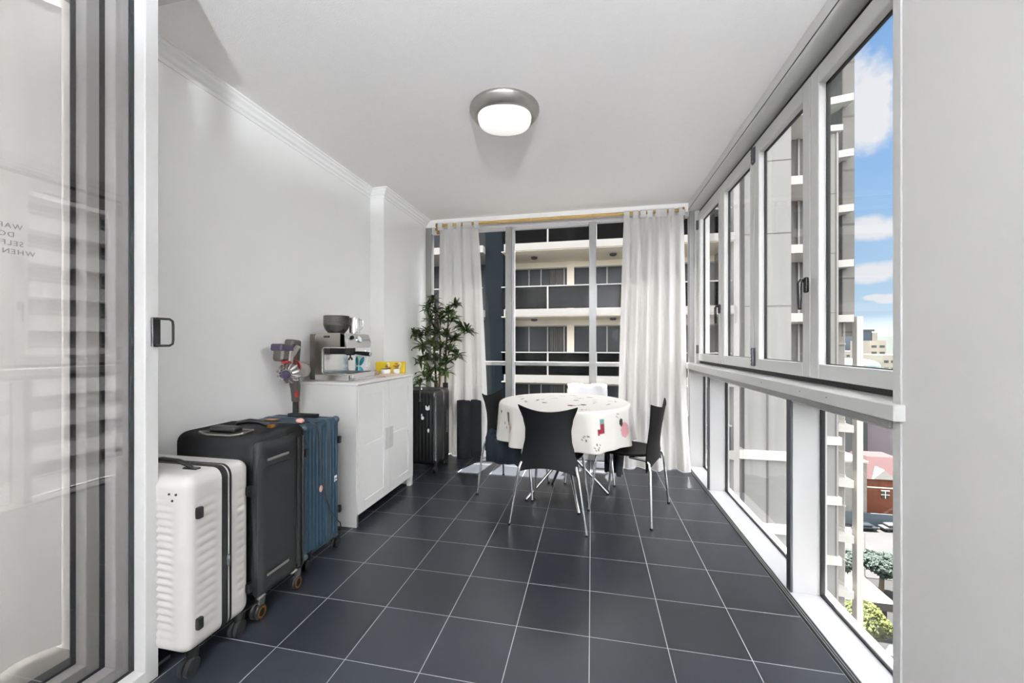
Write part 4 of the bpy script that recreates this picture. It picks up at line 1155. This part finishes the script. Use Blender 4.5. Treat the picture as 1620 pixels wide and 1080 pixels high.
# ================================================================== CHAIRS
def make_chair():
    root = thing('dining_chair', None, 'chair', (0, 0, 0))
    def back(u, v):
        z0 = .345+.045*(1-(2*u-1)**2); z1 = .80-.035*(1-(2*u-1)**2)
        z = z0+(z1-z0)*v; t = (z-.345)/.455
        keys = [(0, .205), (.15, .198), (.35, .172), (.5, .156), (.65, .152), (.8, .165), (1, .198)]
        for i in range(len(keys)-1):
            if keys[i][0] <= t <= keys[i+1][0]+1e-6:
                a, b = keys[i], keys[i+1]; f = (t-a[0])/(b[0]-a[0]); f = f*f*(3-2*f)*.5+f*.5; w_ = a[1]+(b[1]-a[1])*f; break
        else: w_ = .2
        x = (2*u-1)*w_
        y = -.205-.075*max(0, t-.25)**1.3+.045*(abs(2*u-1)**2)*(.5+.5*t)
        return (x, y, z)
    m = MB(); m.shell(back, 26, 30, .008); m.obj('backrest', 'chair', root, local=True, smooth=50)
    P = []
    for k in range(48):
        a = 2*PI*k/48; ex = .75
        cx = abs(cos(a))**ex*(1 if cos(a) > 0 else -1); cy = abs(sin(a))**ex*(1 if sin(a) > 0 else -1)
        w_ = .205-.015*(1-cy)/2
        P.append((cx*w_, .02+cy*.215))
    m = MB(); rings = [(0.0, .4415), (.5, .4425), (.86, .447), (.97, .449), (1, .444), (.985, .434), (.86, .430), (.5, .428), (0.0, .427)]
    vs = [(p[0]*k, .02+(p[1]-.02)*k, z) for k, z in rings for p in P]; fs = []
    for i in range(len(rings)-1):
        for k in range(48): fs.append((i*48+k, i*48+(k+1) % 48, (i+1)*48+(k+1) % 48, (i+1)*48+k))
    m.merge = True; m.add(vs, fs); m.obj('seat', 'chair', root, local=True, smooth=50)
    for s in (-1, 1):
        m = MB(); m.tube([(s*.16, -.06, .422), (s*.178, -.17, .42), (s*.187, -.195, .40), (s*.198, -.205, .355), (s*.255, -.228, .004)], .0095, 12)
        lg = m.obj('leg', 'chrome', root, local=True)
        m = MB(); m.cyl((s*.255, -.228, 0), (s*.2535, -.2275, .012), .0105, .0105, 12); m.obj('foot_cap', 'blacksoft', lg, local=True)
        m = MB(); m.tube([(s*.10, .09, .42), (s*.15, .15, .422), (s*.165, .172, .412), (s*.17, .178, .39), (s*.207, .222, .004)], .0095, 12)
        lg = m.obj('leg', 'chrome', root, local=True)
        m = MB(); m.cyl((s*.207, .222, 0), (s*.2065, .2215, .012), .0105, .0105, 12); m.obj('foot_cap', 'blacksoft', lg, local=True)
    m = MB(); m.tube([(-.16, -.06, .421), (.16, -.06, .421)], .009, 10); m.tube([(-.1, .09, .42), (.1, .09, .42)], .009, 10); m.tube([(-.11, -.06, .42), (-.1, .09, .42)], .009, 10); m.tube([(.11, -.06, .42), (.1, .09, .42)], .009, 10)
    m.obj('under_frame', 'chrome', root, local=True)
    return root
ch0 = make_chair()
GR = 'black dining chairs round the table'
spots = [(-.255, 2.725, -7.3, 'black plastic dining chair with its back to the viewer, nearest of the four'),
         (-.62, 3.19, -101.5, 'black dining chair on the left of the table with dark jeans over its seat'),
         (.262, 2.96, 68, 'empty black dining chair on the right of the table, seen side-on'),
         (-.03, 3.60, 183, 'black dining chair on the window side of the table, covered by a white cloth')]
for i, (x, y, a, lb) in enumerate(spots):
    o = ch0 if i == 0 else copy_tree(ch0)
    o.location = (x, y, 0); o.rotation_euler = (0, 0, math.radians(a)); o['label'] = lb; o['group'] = GR

# jeans over the left chair seat
def jeans():
    t = thing('jeans', 'dark blue jeans folded over the seat of the left chair', 'jeans', (-.6, 3.15, .36))
    cxy = Vector((-.62, 3.19, 0)); a = math.radians(-101.5); X = Vector((cos(a), sin(a), 0)); Y = Vector((-sin(a), cos(a), 0))
    # drape: bundle across the seat, hanging over the near edge (local +X direction points to camera side)
    def f(u, v):
        # v along: from seat centre outwards and down
        s = v*.40; w = (u-.5)*.30
        edge = .205
        if s < edge: p = s; z = .472+.02*sin(u*13+1)+.012*sin(v*20)
        else: p = edge+.02+.006*sin(u*17+v*4); z = .46-(s-edge)+.006*sin(u*11)
        p += .008*sin(u*21)
        q = cxy+X*p+Y*(w-.01)
        return (q.x, q.y, z)
    m = MB(); m.shell(f, 40, 30, .018); m.obj('leg_fold', 'denim', t, smooth=70)
    def g(u, v):
        s = -.12+v*.33; w = (u-.5)*.24
        q = cxy+X*s+Y*(w-.02); return (q.x, q.y, .505+.03*sin(u*PI)*sin(v*PI)+.008*sin(u*19+v*6))
    m = MB(); m.shell(g, 26, 18, .03); m.obj('waist_fold', 'denim', t, smooth=70)
    return t
jeans()
# white cloth over the far chair back
def cloth_back():
    cxy = Vector((-.03, 3.60, 0)); a = math.radians(183); X = Vector((cos(a), sin(a), 0)); Y = Vector((-sin(a), cos(a), 0))
    def f(u, v):
        w = (u-.5)*.37
        s = (v-.5)*.8
        top = .815+.006*sin(u*9)-.012*abs(u-.5)
        k = abs(s)
        if k < .025: off = s*.9; z = top-.3*k
        else: off = (.0225+.01*math.sin(u*12)*.5+.01*(k))*(1 if s > 0 else -1); z = top-.0075-(k-.025)
        off += .006*sin(u*14+k*9)
        base = -.205-.075*max(0, min(1, (z-.345)/.455)-.25)**1.3+.045*((2*u-1)**2)*.7
        q = cxy+X*w+Y*(base+off); return (q.x, q.y, z)
    m = MB(); m.shell(f, 30, 50, .003)
    return tag(m.obj('white_cloth', 'whitecloth', smooth=70), 'plain white cloth draped over the back of the window-side chair', 'cloth')
cloth_back()
# dark jacket hanging from the far chair on its right
def jacket():
    t = thing('jacket', 'black jacket hanging off the window-side chair down to the floor', 'jacket', (.19, 3.60, .1))
    def f(u, v):
        x = .13+.14*u+.01*sin(v*5); z = .70-.62*v
        y = 3.69-.20*v+.02*sin(u*11)+.012*sin(v*13+u*4)
        return (x-.02*(1-v), y, z)
    m = MB(); m.shell(f, 16, 30, .022); m.obj('body', 'wool', t, smooth=70)
    m = MB(); m.tube([(.235, 3.55, .36), (.24, 3.50, .22), (.232, 3.46, .11), (.228, 3.45, .065)], [.035, .036, .03, .018], 14); m.obj('sleeve', 'wool', t, smooth=70)
    m = MB(); m.tube([(.155, 3.57, .40), (.15, 3.52, .28), (.165, 3.49, .18), (.17, 3.485, .15)], [.035, .034, .028, .014], 14); m.obj('sleeve', 'wool', t, smooth=70)
    return t
jacket()
# white cord looped at the rail corner
m = MB(); m.tube([(.915, 4.02, 1.0), (.905, 3.99, 1.022), (.93, 3.95, 1.02), (.96, 3.93, 1.018)], .004, 8); m.tube([(.915, 4.02, 1.0), (.912, 4.03, .8), (.915, 4.035, .5)], .003, 8)
tag(m.obj('blind_cord', 'whitecord'), 'white cord looped over the end of the window rail by the right curtain', 'cord')

# ================================================================== OUTSIDE
LV = lambda k: 2.83+3.07*k
GZ = -36.0
MB().box(-200, 900, -200, 1600, GZ-1, GZ).obj('ground', 'asphalt', smooth=0)['kind'] = 'structure'

# --- apartment block facing the far window
ap = thing('apartment_building', 'pale apartment block with dark glazed balconies facing the far window', 'building', (0, 21, GZ))
KS = range(-12, 4)
for k in KS:
    z = LV(k)
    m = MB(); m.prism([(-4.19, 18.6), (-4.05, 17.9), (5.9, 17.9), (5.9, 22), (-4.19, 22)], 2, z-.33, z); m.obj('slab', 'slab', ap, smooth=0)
    m = MB(); m.box(-16, -5.07, 17.9, 22, z-.33, z); m.obj('slab', 'slab', ap, smooth=0)
    m = MB(); m.box(-4.19, 5.9, 17.97, 20.7, z-.36, z-.33); m.obj('soffit', 'render', ap, smooth=0)
    if -4 <= k <= 2:
        # back wall, windows
        z1 = z+2.71
        m = MB(); m.box(-1.27, -.9, 20.6, 20.9, z, z1); m.box(-4.19, 5.9, 20.7, 20.9, z+2.42, z1); m.box(2.4, 3.3, 20.6, 20.9, z, z1)
        m.obj('back_wall', 'render', ap, smooth=0)
        for x0, x1, mu in ((-4.19, -1.27, (-3.3, -2.3 if k % 2 else -2.65, -1.42)), (-.9, 2.4, (.78, 2.3)), (3.3, 5.9, (4.2, 5.1))):
            g = MB(); g.box(x0, x1, 20.74, 20.8, z, z+2.42); w_ = g.obj('window', 'extglass', ap, smooth=0)
            f = MB()
            for q in mu: f.box(q-.03, q+.03, 20.66, 20.75, z, z+2.42)
            f.box(x0, x1, 20.66, 20.75, z+2.36, z+2.42); f.box(x0, x1, 20.66, 20.75, z, z+.08)
            f.obj('frame', 'frost', w_, smooth=0)
            c = MB()
            def cf(u, v, x0=x0, x1=x1, z=z): return (x1-.9+.75*u, 20.70+.03*sin(u*40), z+.1+2.2*v)
            if x0 < 0: c.shell(cf, 30, 1, .01); c.obj('window_curtain', 'extcurt', w_, smooth=60)
        m = MB(); m.box(-4.19, 5.8, 17.95, 18.0, z+1.03, z+1.08)
        for q in (-1.99, .2, 2.4, 4.6): m.box(q-.035, q+.035, 17.95, 18.0, z, z+1.05)
        rl = m.obj('railing', 'frost', ap, smooth=0)
        MB().box(-4.15, 5.75, 17.97, 17.98, z+.02, z+1.03).obj('railing_pane', 'railglass', rl, smooth=0)
        for q in (-2.8, 1.0, 4.9): MB().lathe([(.16, 0), (.16, -.07), (.1, -.1)], (q, 19.2, z1-.03), seg=16).obj('balcony_light', 'alud', ap)
        MB().box(-16, -5.07, 20.7, 20.9, z, z1+.04).obj('window', 'extglass', ap, smooth=0)
        m = MB(); m.box(-16, -5.1, 17.95, 18.0, z+1.03, z+1.08); m.obj('railing', 'frost', ap, smooth=0)
    elif k < 3:
        MB().box(-16, 5.9, 20.7, 20.9, z, z+2.75).obj('window', 'extglass', ap, smooth=0)
MB().box(-5.07, -4.17, 18.3, 22, GZ, LV(3)+.6).obj('glazed_shaft', 'extteal', ap, smooth=0)
MB().box(-16, 5.9, 22, 30, GZ, LV(3)+.3).obj('core', 'render', ap, smooth=0)
MB().box(5.9, 6.12, 18.05, 22, GZ, LV(3)+.3).obj('edge_column', 'frost', ap, smooth=0)
# panelled flank and its bands
MB().box(6.12, 6.42, 18.75, 24, GZ, 12.6).obj('reveal', 'panel', ap, smooth=0)
m = MB(); m.box(6.42, 8.2, 18.35, 24, GZ, 12.8); pb = m.obj('panel_wall', 'panel', ap, smooth=0)
m = MB()
for k in range(-1, 4): m.box(6.42, 8.2, 18.335, 18.36, LV(k)-.035, LV(k))
for q in (7.3, ): m.box(q-.03, q+.03, 18.31, 18.36, -30, LV(-1))
m.obj('panel_joint', 'joint', pb, smooth=0)
for k in range(-8, 0):
    if k < -1:
        m = MB(); m.box(5.9, 8.3, 18.15, 18.8, LV(k)-.36, LV(k)); m.obj('slab_band', 'slabw', ap, smooth=0)
        m = MB(); m.box(6.36, 8.2, 18.32, 18.35, LV(k)-.42, LV(k)-.36); m.obj('panel_joint', 'joint', pb, smooth=0)
# window recess between the flank and the second wing
for k in range(-4, 5):
    z = LV(k)-.25
    m = MB(); m.prism([(8.2, 19.6), (9.3, 19.6), (11.0, 21.6), (11.0, 23), (8.2, 23)], 2, z-.38, z); m.obj('slab', 'slabw', ap, smooth=0)
    m = MB(); m.box(8.2, 11.0, 21.9, 22.0, z, z+2.7); w_ = m.obj('window', 'extcurt', ap, smooth=0)
    m = MB(); m.box(8.9, 9.2, 21.6, 21.9, z, z+2.7); m.box(10.05, 10.12, 21.8, 21.9, z, z+2.7); m.box(8.2, 8.9, 21.3, 21.35, z+1.0, z+1.05); m.obj('frame', 'frost', w_, smooth=0)
    m = MB(); m.box(8.2, 8.9, 21.86, 21.9, z, z+2.7); m.obj('pane', 'extglass', w_, smooth=0)
MB().box(8.2, 11.0, 22.0, 24, GZ, 15.6).obj('recess_wall', 'panel', ap, smooth=0)

# --- second wing
wg = thing('tower_wing', 'grey panelled tower wing with cream slab bands right of the apartment block', 'building', (12, 24, GZ))
MB().box(11.0, 12.45, 23.0, 27, GZ, 12.1).obj('panel_wall', 'panel', wg, smooth=0)
m = MB()
for z in (8.97, 5.9, 2.83, -.24): m.box(11.0, 12.47, 22.985, 23.0, z-.04, z)
m.obj('panel_joint', 'joint', wg, smooth=0)
m = MB(); m.cyl((12.36, 22.96, GZ), (12.36, 22.96, 12.1), .045, .045, 8); m.obj('downpipe', 'frost', wg)
m = MB(); m.box(10.9, 12.55, 22.8, 27, 12.1, 12.4); m.obj('roof_slab', 'slabw', wg, smooth=0)
for k in range(-9, -1):
    m = MB(); m.box(11.0, 12.5, 22.8, 23.2, LV(k)-.66, LV(k)-.25); m.obj('slab_band', 'slabw', wg, smooth=0)
MB().box(10.6, 12.0, 24.2, 27, 12.4, 34).obj('upper_shaft', 'panel', wg, smooth=0)

tw = thing('tower', 'tall tower with triangular cream balcony slabs, blue glass and a concrete fin', 'building', (13.5, 26, GZ))
MB().box(12.0, 14.1, 27.2, 30, LV(-1), 34).obj('blue_glazing', 'extblue', tw, smooth=0)
m = MB(); m.box(14.02, 14.62, 25.55, 30, LV(0)-1.2, 34); m.obj('concrete_fin', 'conc', tw, smooth=0)
m = MB()
for k in range(0, 10): m.prism([(25.54, LV(k)-1.0), (25.55, LV(k)-1.0), (25.55, LV(k)-.9), (25.54, LV(k)-.9)], 0, 14.02, 14.62)
for k in range(0, 10): m.box(14.0, 14.05, 25.53, 25.56, LV(k), LV(k)+1.9)
m.obj('fin_joint', 'joint', tw, smooth=0)
for k in range(-11, 10):
    z = LV(k)
    m = MB(); m.prism([(12.2, 25.35), (14.22, 24.9), (14.22, 25.6), (13.2, 27.2), (12.2, 27.2)], 2, z-.40, z); m.obj('balcony_slab', 'slabw', tw, smooth=0)
    if k < 0:
        Rs = Matrix.Rotation(math.atan2(-1.45, 1.05), 3, 'Z')
        m = MB(); m.obox((13.62, 26.2, z+1.4), (1.7, .06, 2.5), Rs); sc_o = m.obj('screen', 'screenp', tw, smooth=0)
        m = MB()
        for zz, hh in ((z+.08, .16), (z+1.45, .08)): m.obox((13.58, 26.16, zz), (1.78, .12, hh), Rs)
        m.obj('screen_frame', 'slabw', sc_o, smooth=0)
m = MB(); m.box(14.42, 14.72, 25.0, 25.4, GZ, LV(0)-.1); m.obj('edge_column', 'slabw', tw, smooth=0)
MB().box(12.2, 14.5, 27.2, 30, GZ, LV(-1)).obj('lower_glazing', 'extglass', tw, smooth=0)

# --- long white banded building opposite the side windows (mirrored in the door glass)
rb = thing('banded_building', 'long white building with dark window bands opposite the side windows', 'building', (48, 30, GZ))
MB().box(49.5, 62, 0, 58, GZ, LV(5)+.5).obj('core', 'cityc', rb, smooth=0)
for k in range(-11, 6):
    z = LV(k)
    MB().box(47, 49.8, 0, 58, z-.35, z+1.05).obj('white_band', 'slabr', rb, smooth=0)
    MB().box(49.3, 49.5, .5, 57.5, z+1.05, z+2.72).obj('window_band', 'extglass', rb, smooth=0)
    m = MB(); m.box(46.9, 47.0, 0, 58, z+1.35, z+1.45)
    for q in range(0, 58, 4): m.box(46.95, 47.0, q, q+.08, z+1.0, z+1.4)
    for q in range(2, 58, 7): m.box(48.8, 49.3, q, q+2.4, z+1.05, z+2.72)
    m.obj('rail', 'frost', rb, smooth=0)

# --- street level and skyline seen through the side windows
br_ = thing('brick_house', 'orange brick house with a red hipped roof at street level', 'house', (64, 103, GZ))
MB().box(59.6, 70, 100, 112, GZ, -28.4).obj('wall', 'brick', br_, smooth=0)
m = MB(); m.add([(58.9, 99.4, -28.4), (71, 99.4, -28.4), (71, 113, -28.4), (58.9, 113, -28.4), (62, 104, -24.6), (68, 104, -24.6), (68, 109, -24.6), (62, 109, -24.6)],
      [(0, 1, 5, 4), (1, 2, 6, 5), (2, 3, 7, 6), (3, 0, 4, 7), (4, 5, 6, 7), (3, 2, 1, 0)]); m.obj('roof', 'redroof', br_, smooth=0)
m = MB(); m.add([(60.3, 99.2, -28.3), (64.6, 99.2, -28.3), (62.4, 99.2, -26.2), (60.3, 103, -28.3), (64.6, 103, -28.3), (62.4, 103, -26.2)], [(0, 1, 2), (3, 5, 4), (0, 2, 5, 3), (1, 4, 5, 2), (0, 3, 4, 1)]); m.obj('gable', 'frost', br_, smooth=0)
m = MB(); m.box(62.3, 63.7, 99.9, 100, -32.6, -31); wn_ = m.obj('window', 'cityd', br_, smooth=0)
m = MB(); m.box(62.2, 63.8, 99.85, 99.9, -31.0, -30.8); m.box(62.95, 63.05, 99.85, 99.9, -32.6, -31); m.box(62.2, 63.8, 99.85, 99.9, -31.85, -31.75); m.box(59.6, 70, 99.8, 100, -30.4, -30.2); m.obj('frame', 'render', wn_, smooth=0)
gw = thing('grey_block', 'plain grey concrete block left of the brick house', 'building', (55, 95, GZ))
MB().box(48, 56.6, 95, 105, GZ, -23.8).obj('wall', 'conc', gw, smooth=0); MB().box(47.8, 56.8, 94.8, 105.2, -23.8, -23.4).obj('parapet', 'frost', gw, smooth=0)
pw = thing('blank_building', 'tall building with a blank pinkish-grey side wall behind the brick house', 'building', (105, 155, GZ))
MB().box(88.4, 125, 150, 175, GZ, -10).obj('wall', 'pinkwall', pw, smooth=0); MB().box(84.6, 88.4, 148, 175, GZ, -10).obj('dark_edge', 'cityd', pw, smooth=0)
m = MB(); m.box(34, 90, 72, 92, GZ, GZ+.08); m.obj('concrete_yard', 'lot', smooth=0)['kind'] = 'structure'
def car(x, y, a, mt, lb):
    t = thing('car', lb, 'car', (x, y, GZ+.08), a, group='cars parked at street level')
    m = MB(); m.rbox((-2.1, -.85, .3), (2.1, .85, .85), .22, (10, 6, 4)); m.rbox((-1.2, -.75, .7), (1.1, .75, 1.4), .3, (8, 6, 5)); m.obj('body', mt, t, local=True, smooth=60)
    for sx in (-1.3, 1.3):
        for sy in (-.8, .8):
            m = MB(); m.lathe([(.1, -.1), (.32, -.1), (.32, .1), (.1, .1)], (sx, sy, .32), (0, 1, 0), 16); m.obj('wheel', 'blacksoft', t, local=True)
    m = MB(); m.rbox((-1.22, -.77, .88), (1.0, .77, 1.28), .2, (8, 6, 4)); m.obj('windows', 'extglass', t, local=True, smooth=60)
car(53.5, 90.5, .1, 'carb', 'blue car parked in front of the grey concrete block'); car(58.6, 91.2, .15, 'carw', 'white car parked in front of the brick house, nearest the grey block')
car(63.9, 91.8, .15, 'carb', 'blue car parked in front of the brick house')
fn = MB(); fn.box(46, 75, 93.2, 93.4, GZ, GZ+2.4); tag(fn.obj('boundary_fence', mat('blue_grey_fence', '#3f4a52', .8)), 'blue-grey boundary fence along the foot of the brick house', 'fence')
cn = thing('canopy_building', 'low white flat-roofed canopy between the dark trees and the bright tree', 'building', (33, 61, GZ))
MB().box(28, 37.9, 58, 64, GZ+3.2, GZ+4.2).obj('roof', 'canopyw', cn, smooth=0); MB().box(29, 37.4, 59, 64, GZ, GZ+3.2).obj('wall', 'cityd', cn, smooth=0)
def tree(name, label, x, y, h, r, mt, n, seed, leaf=.35):
    t = thing(name, label, 'tree', (x, y, GZ), group='street trees at the foot of the tower'); rd = random.Random(seed)
    m = MB(); m.tube([(x, y, GZ), (x+.1, y, GZ+h*.4), (x, y+.2, GZ+h*.7)], [.35, .28, .12], 8); m.obj('trunk', 'trunk', t)
    m = MB()
    for _ in range(n):
        d = Vector((rd.gauss(0, 1), rd.gauss(0, 1), rd.gauss(0, .8))).normalized()*r*rd.uniform(.55, 1.0)
        lump = 1+.22*sin(d.x*1.7+seed)*cos(d.y*1.5)*1.2
        c = Vector((x, y, GZ+h*.72))+Vector((d.x*lump, d.y*lump, d.z*.75*lump))
        a = Vector((rd.gauss(0, 1), rd.gauss(0, 1), rd.gauss(0, .5))).normalized(); b = a.orthogonal().normalized(); s = leaf*rd.uniform(.6, 1.3)
        nn = a.cross(b)*s*.12
        m.add([c-a*s, c-b*s*.6, c+a*s, c+b*s*.6, c+nn*2], [(0, 1, 4), (1, 2, 4), (2, 3, 4), (3, 0, 4), (3, 2, 1, 0)])
    m.obj('foliage', mt, t, smooth=0)
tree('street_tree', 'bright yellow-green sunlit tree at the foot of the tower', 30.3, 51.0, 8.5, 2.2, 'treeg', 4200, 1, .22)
for i, (x, y, lb) in enumerate(((37.5, 69.5, 'dark green tree at the left end of the shaded row beyond the canopy'), (42.8, 68.7, 'dark green tree in the middle of the shaded row beyond the canopy'), (48.2, 67.8, 'dark green tree at the right end of the shaded row beyond the canopy'))):
    tree('street_tree', lb, x, y, 5.5, 2.05, 'treed', 2200, 5+i, .4)
tree('street_tree', 'small yellow-green tree at the edge of the car park by the canopy', 36.6, 53.0, 4.5, 1.0, 'treeg', 700, 9, .25)
car(34.6, 53.4, .8, 'carw', 'white car in the car park right of the bright tree'); car(39.6, 57.6, .8, 'carb', 'blue car in the car park right of the bright tree')
lp = MB(); lp.cyl((42.9, 72.5, GZ), (42.9, 72.5, GZ+7), .08, .05, 8); tag(lp.obj('lamp_post', 'frost'), 'thin pale pole standing in front of the dark trees', 'pole')
sk = thing('office_tower', 'dark blue glass office tower with white flank on the skyline', 'building', (178, 310, GZ))
MB().box(171.5, 181.5, 300, 322, GZ, 9.6).obj('glass_front', 'cityblue', sk, smooth=0); MB().box(181.5, 184.5, 299.5, 322, GZ, 8.6).obj('white_flank', 'cityc', sk, smooth=0); MB().box(171, 182.5, 299, 322, 9.6, 10.8).obj('crown', 'cityd', sk, smooth=0)
m = MB()
for q in (174.6, 175.6): m.box(q, q+.5, 299.8, 300, GZ, 9.4)
m.obj('mullion', 'cityc', sk, smooth=0)
def block(label, x0, x1, y, z1, floors=6, dy=14, mt='cityc'):
    t = thing('office_building', label, 'building', ((x0+x1)/2, y, GZ), group='office buildings on the skyline')
    MB().box(x0, x1, y, y+dy, GZ, z1).obj('wall', mt, t, smooth=0)
    for i in range(floors):
        z = z1-2.2-3.0*i; n = max(2, int((x1-x0)/2.2)); m = MB()
        for k in range(n):
            a = x0+(x1-x0)*(k+.2)/n; m.box(a, a+(x1-x0)/n*.62, y-.08, y, z-1.1, z)
        m.obj('window_row', 'cityd', t, smooth=0)
block('cream building with a grey lift housing in front of the hills', 127.5, 134, 212, 2.8, 3)
block('low cream office building with rows of small windows at the right of the skyline', 119.5, 132, 191, -3.4, 7)
block('pale low building left of the green roof, behind the white column', 128, 147, 252, -2.7, 4)
block('white building peeking between the tower fin and the panel wall', 86, 97, 178, 2.8, 10)
dm = thing('green_roof_hall', 'hall with a curved green copper roof at the foot of the skyline', 'building', (108, 192, GZ))
MB().box(100, 117, 182, 200, GZ, -8.6).obj('wall', 'cityc', dm, smooth=0)
m = MB(); m.lathe([(9.5, -8.7), (9.4, -7.6), (8.4, -6.4), (6.2, -5.4), (3, -4.9), (.01, -4.8)], (108, 191, 0), seg=40, caps=False); m.obj('roof', 'dome', dm)
bp_ = MB()
N_ = 60; vs = []; 
for i in range(N_+1):
    x = 150+1500*i/N_; h = 18+22*noise.noise(Vector((i*.13, 3.3, 0)))+8*noise.noise(Vector((i*.5, 1, 0)))
    y = 1300-x*.25
    vs += [(x, y, GZ), (x, y+30, max(2, h)), (x, y+140, GZ)]
fs = []
for i in range(N_): a = i*3; fs += [(a, a+3, a+4, a+1), (a+1, a+4, a+5, a+2), (a, a+2, a+5, a+3)]
bp_.add(vs, fs); bp_.obj('hills', 'hill', smooth=60)['kind'] = 'structure'

# ================================================================== SKY, SUN, CAMERA
w = bpy.data.worlds.new('World'); bpy.context.scene.world = w; w.use_nodes = True
nt = w.node_tree; N = nt.nodes; L = nt.links; N.clear()
out = N.new('ShaderNodeOutputWorld'); bg = N.new('ShaderNodeBackground'); L.new(bg.outputs[0], out.inputs[0])
tc = N.new('ShaderNodeTexCoord'); sp = N.new('ShaderNodeSeparateXYZ'); L.new(tc.outputs['Generated'], sp.inputs[0])
gr = N.new('ShaderNodeValToRGB'); L.new(sp.outputs[2], gr.inputs[0])
e = gr.color_ramp.elements
e[0].position = 0; e[0].color = lin('#dceefb'); e[1].position = .75; e[1].color = lin('#76abea')
q = gr.color_ramp.elements.new(.10); q.color = lin('#bfe0fb')
q = gr.color_ramp.elements.new(.32); q.color = lin('#98c5f6')
# cumulus : soft blobs at fixed sky directions broken up by noise, plus bright cloud added elsewhere for room light
nz = N.new('ShaderNodeTexNoise'); nz.inputs['Scale'].default_value = 9; nz.inputs['Detail'].default_value = 9; nz.inputs['Roughness'].default_value = .62
L.new(tc.outputs['Generated'], nz.inputs['Vector'])
def vm(op, a, b=None):
    n = N.new('ShaderNodeVectorMath'); n.operation = op
    L.new(a, n.inputs[0])
    if b is not None:
        if isinstance(b, tuple): n.inputs[1].default_value = b
        else: L.new(b, n.inputs[1])
    return n
def mm(op, a, b, clamp=False):
    n = N.new('ShaderNodeMath'); n.operation = op; n.use_clamp = clamp
    for i, v in enumerate((a, b)):
        if isinstance(v, (int, float)): n.inputs[i].default_value = v
        else: L.new(v, n.inputs[i])
    return n.outputs[0]
F = 616.; A_ = math.radians(11.56); ca_, sa_ = cos(A_), sin(A_)
def skydir(u, v):
    r = (u-810)/F; z = (544-v)/F; return Vector((r*ca_-sa_, r*sa_+ca_, z)).normalized()
acc = None
for (u, v, sx, sz) in ((1370, 170, .045, .075), (1345, 110, .03, .05), (1385, 360, .05, .022), (1372, 432, .055, .02), (1403, 472, .02, .008), (1385, 470, .02, .006), (1372, 525, .03, .006), (1395, 140, .02, .03)):
    c = skydir(u, v)
    # horizontal offset along the azimuth tangent, vertical offset by z
    tan = Vector((c.y, -c.x, 0)).normalized()
    d = vm('SUBTRACT', tc.outputs['Generated'], tuple(c))
    dh = vm('DOT_PRODUCT', d.outputs[0], tuple(tan)).outputs['Value']
    sz_ = N.new('ShaderNodeSeparateXYZ'); L.new(d.outputs[0], sz_.inputs[0])
    e2 = mm('ADD', mm('POWER', mm('ABSOLUTE', mm('DIVIDE', dh, sx), 0), 2), mm('POWER', mm('ABSOLUTE', mm('DIVIDE', sz_.outputs[2], sz), 0), 2))
    val = mm('SUBTRACT', 1.0, e2)
    acc = val if acc is None else mm('MAXIMUM', acc, val)
acc = mm('MAXIMUM', acc, -3.0)
blob = mm('ADD', mm('MULTIPLY', acc, .9), mm('MULTIPLY', mm('SUBTRACT', nz.outputs['Fac'], .5), 4.2))
ms = N.new('ShaderNodeMapRange'); ms.inputs['From Min'].default_value = -.15; ms.inputs['From Max'].default_value = .55; L.new(blob, ms.inputs['Value'])
# extra-bright cloud added outside the visible patch to light the interior
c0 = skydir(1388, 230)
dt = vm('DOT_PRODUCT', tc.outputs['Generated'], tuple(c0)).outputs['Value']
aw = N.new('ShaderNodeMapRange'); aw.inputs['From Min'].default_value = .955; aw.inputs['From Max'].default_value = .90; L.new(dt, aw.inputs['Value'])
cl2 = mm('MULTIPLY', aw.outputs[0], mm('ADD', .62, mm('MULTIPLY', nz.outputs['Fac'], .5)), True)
mx = N.new('ShaderNodeMixRGB'); L.new(ms.outputs[0], mx.inputs[0]); L.new(gr.outputs[0], mx.inputs[1]); mx.inputs[2].default_value = lin('#f4f6fb')
sc_ = N.new('ShaderNodeVectorMath'); sc_.operation = 'SCALE'; sc_.inputs['Scale'].default_value = .51; L.new(mx.outputs[0], sc_.inputs[0])
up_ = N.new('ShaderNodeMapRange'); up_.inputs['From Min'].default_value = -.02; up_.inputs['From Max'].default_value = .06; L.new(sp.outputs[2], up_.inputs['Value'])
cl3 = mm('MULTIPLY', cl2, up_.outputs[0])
KB = 3.0  # radiance of the added cloud, raised for interior light
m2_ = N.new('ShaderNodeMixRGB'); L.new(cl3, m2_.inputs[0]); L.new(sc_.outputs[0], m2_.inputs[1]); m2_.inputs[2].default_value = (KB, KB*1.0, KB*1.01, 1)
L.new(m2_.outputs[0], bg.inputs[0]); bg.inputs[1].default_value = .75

sun = bpy.data.lights.new('sun', 'SUN'); sun.energy = 26; sun.angle = math.radians(.55); sun.color = (1, .96, .9)
so = bpy.data.objects.new('sun', sun); C.objects.link(so)
d = Vector((.13, .70, 2.45)).normalized()      # towards the sun
so.rotation_euler = d.to_track_quat('Z', 'Y').to_euler(); so.location = (20, 60, 60)

cam = bpy.data.cameras.new('camera'); co = bpy.data.objects.new('camera', cam); C.objects.link(co)
cam.sensor_width = 36; cam.lens = 36*616/1620; cam.shift_y = 4/1620; cam.clip_start = .05; cam.clip_end = 5000
co.location = (0, 0, 1.2); co.rotation_euler = (PI/2, 0, A_)
sc = bpy.context.scene; sc.camera = co
sc.view_settings.view_transform = 'Standard'; sc.view_settings.look = 'None'; sc.view_settings.gamma = 1; sc.view_settings.exposure = 1.42
sc.cycles.use_denoising = True
sc.cycles.max_bounces = 14; sc.cycles.diffuse_bounces = 8; sc.cycles.transparent_max_bounces = 24; sc.cycles.glossy_bounces = 6
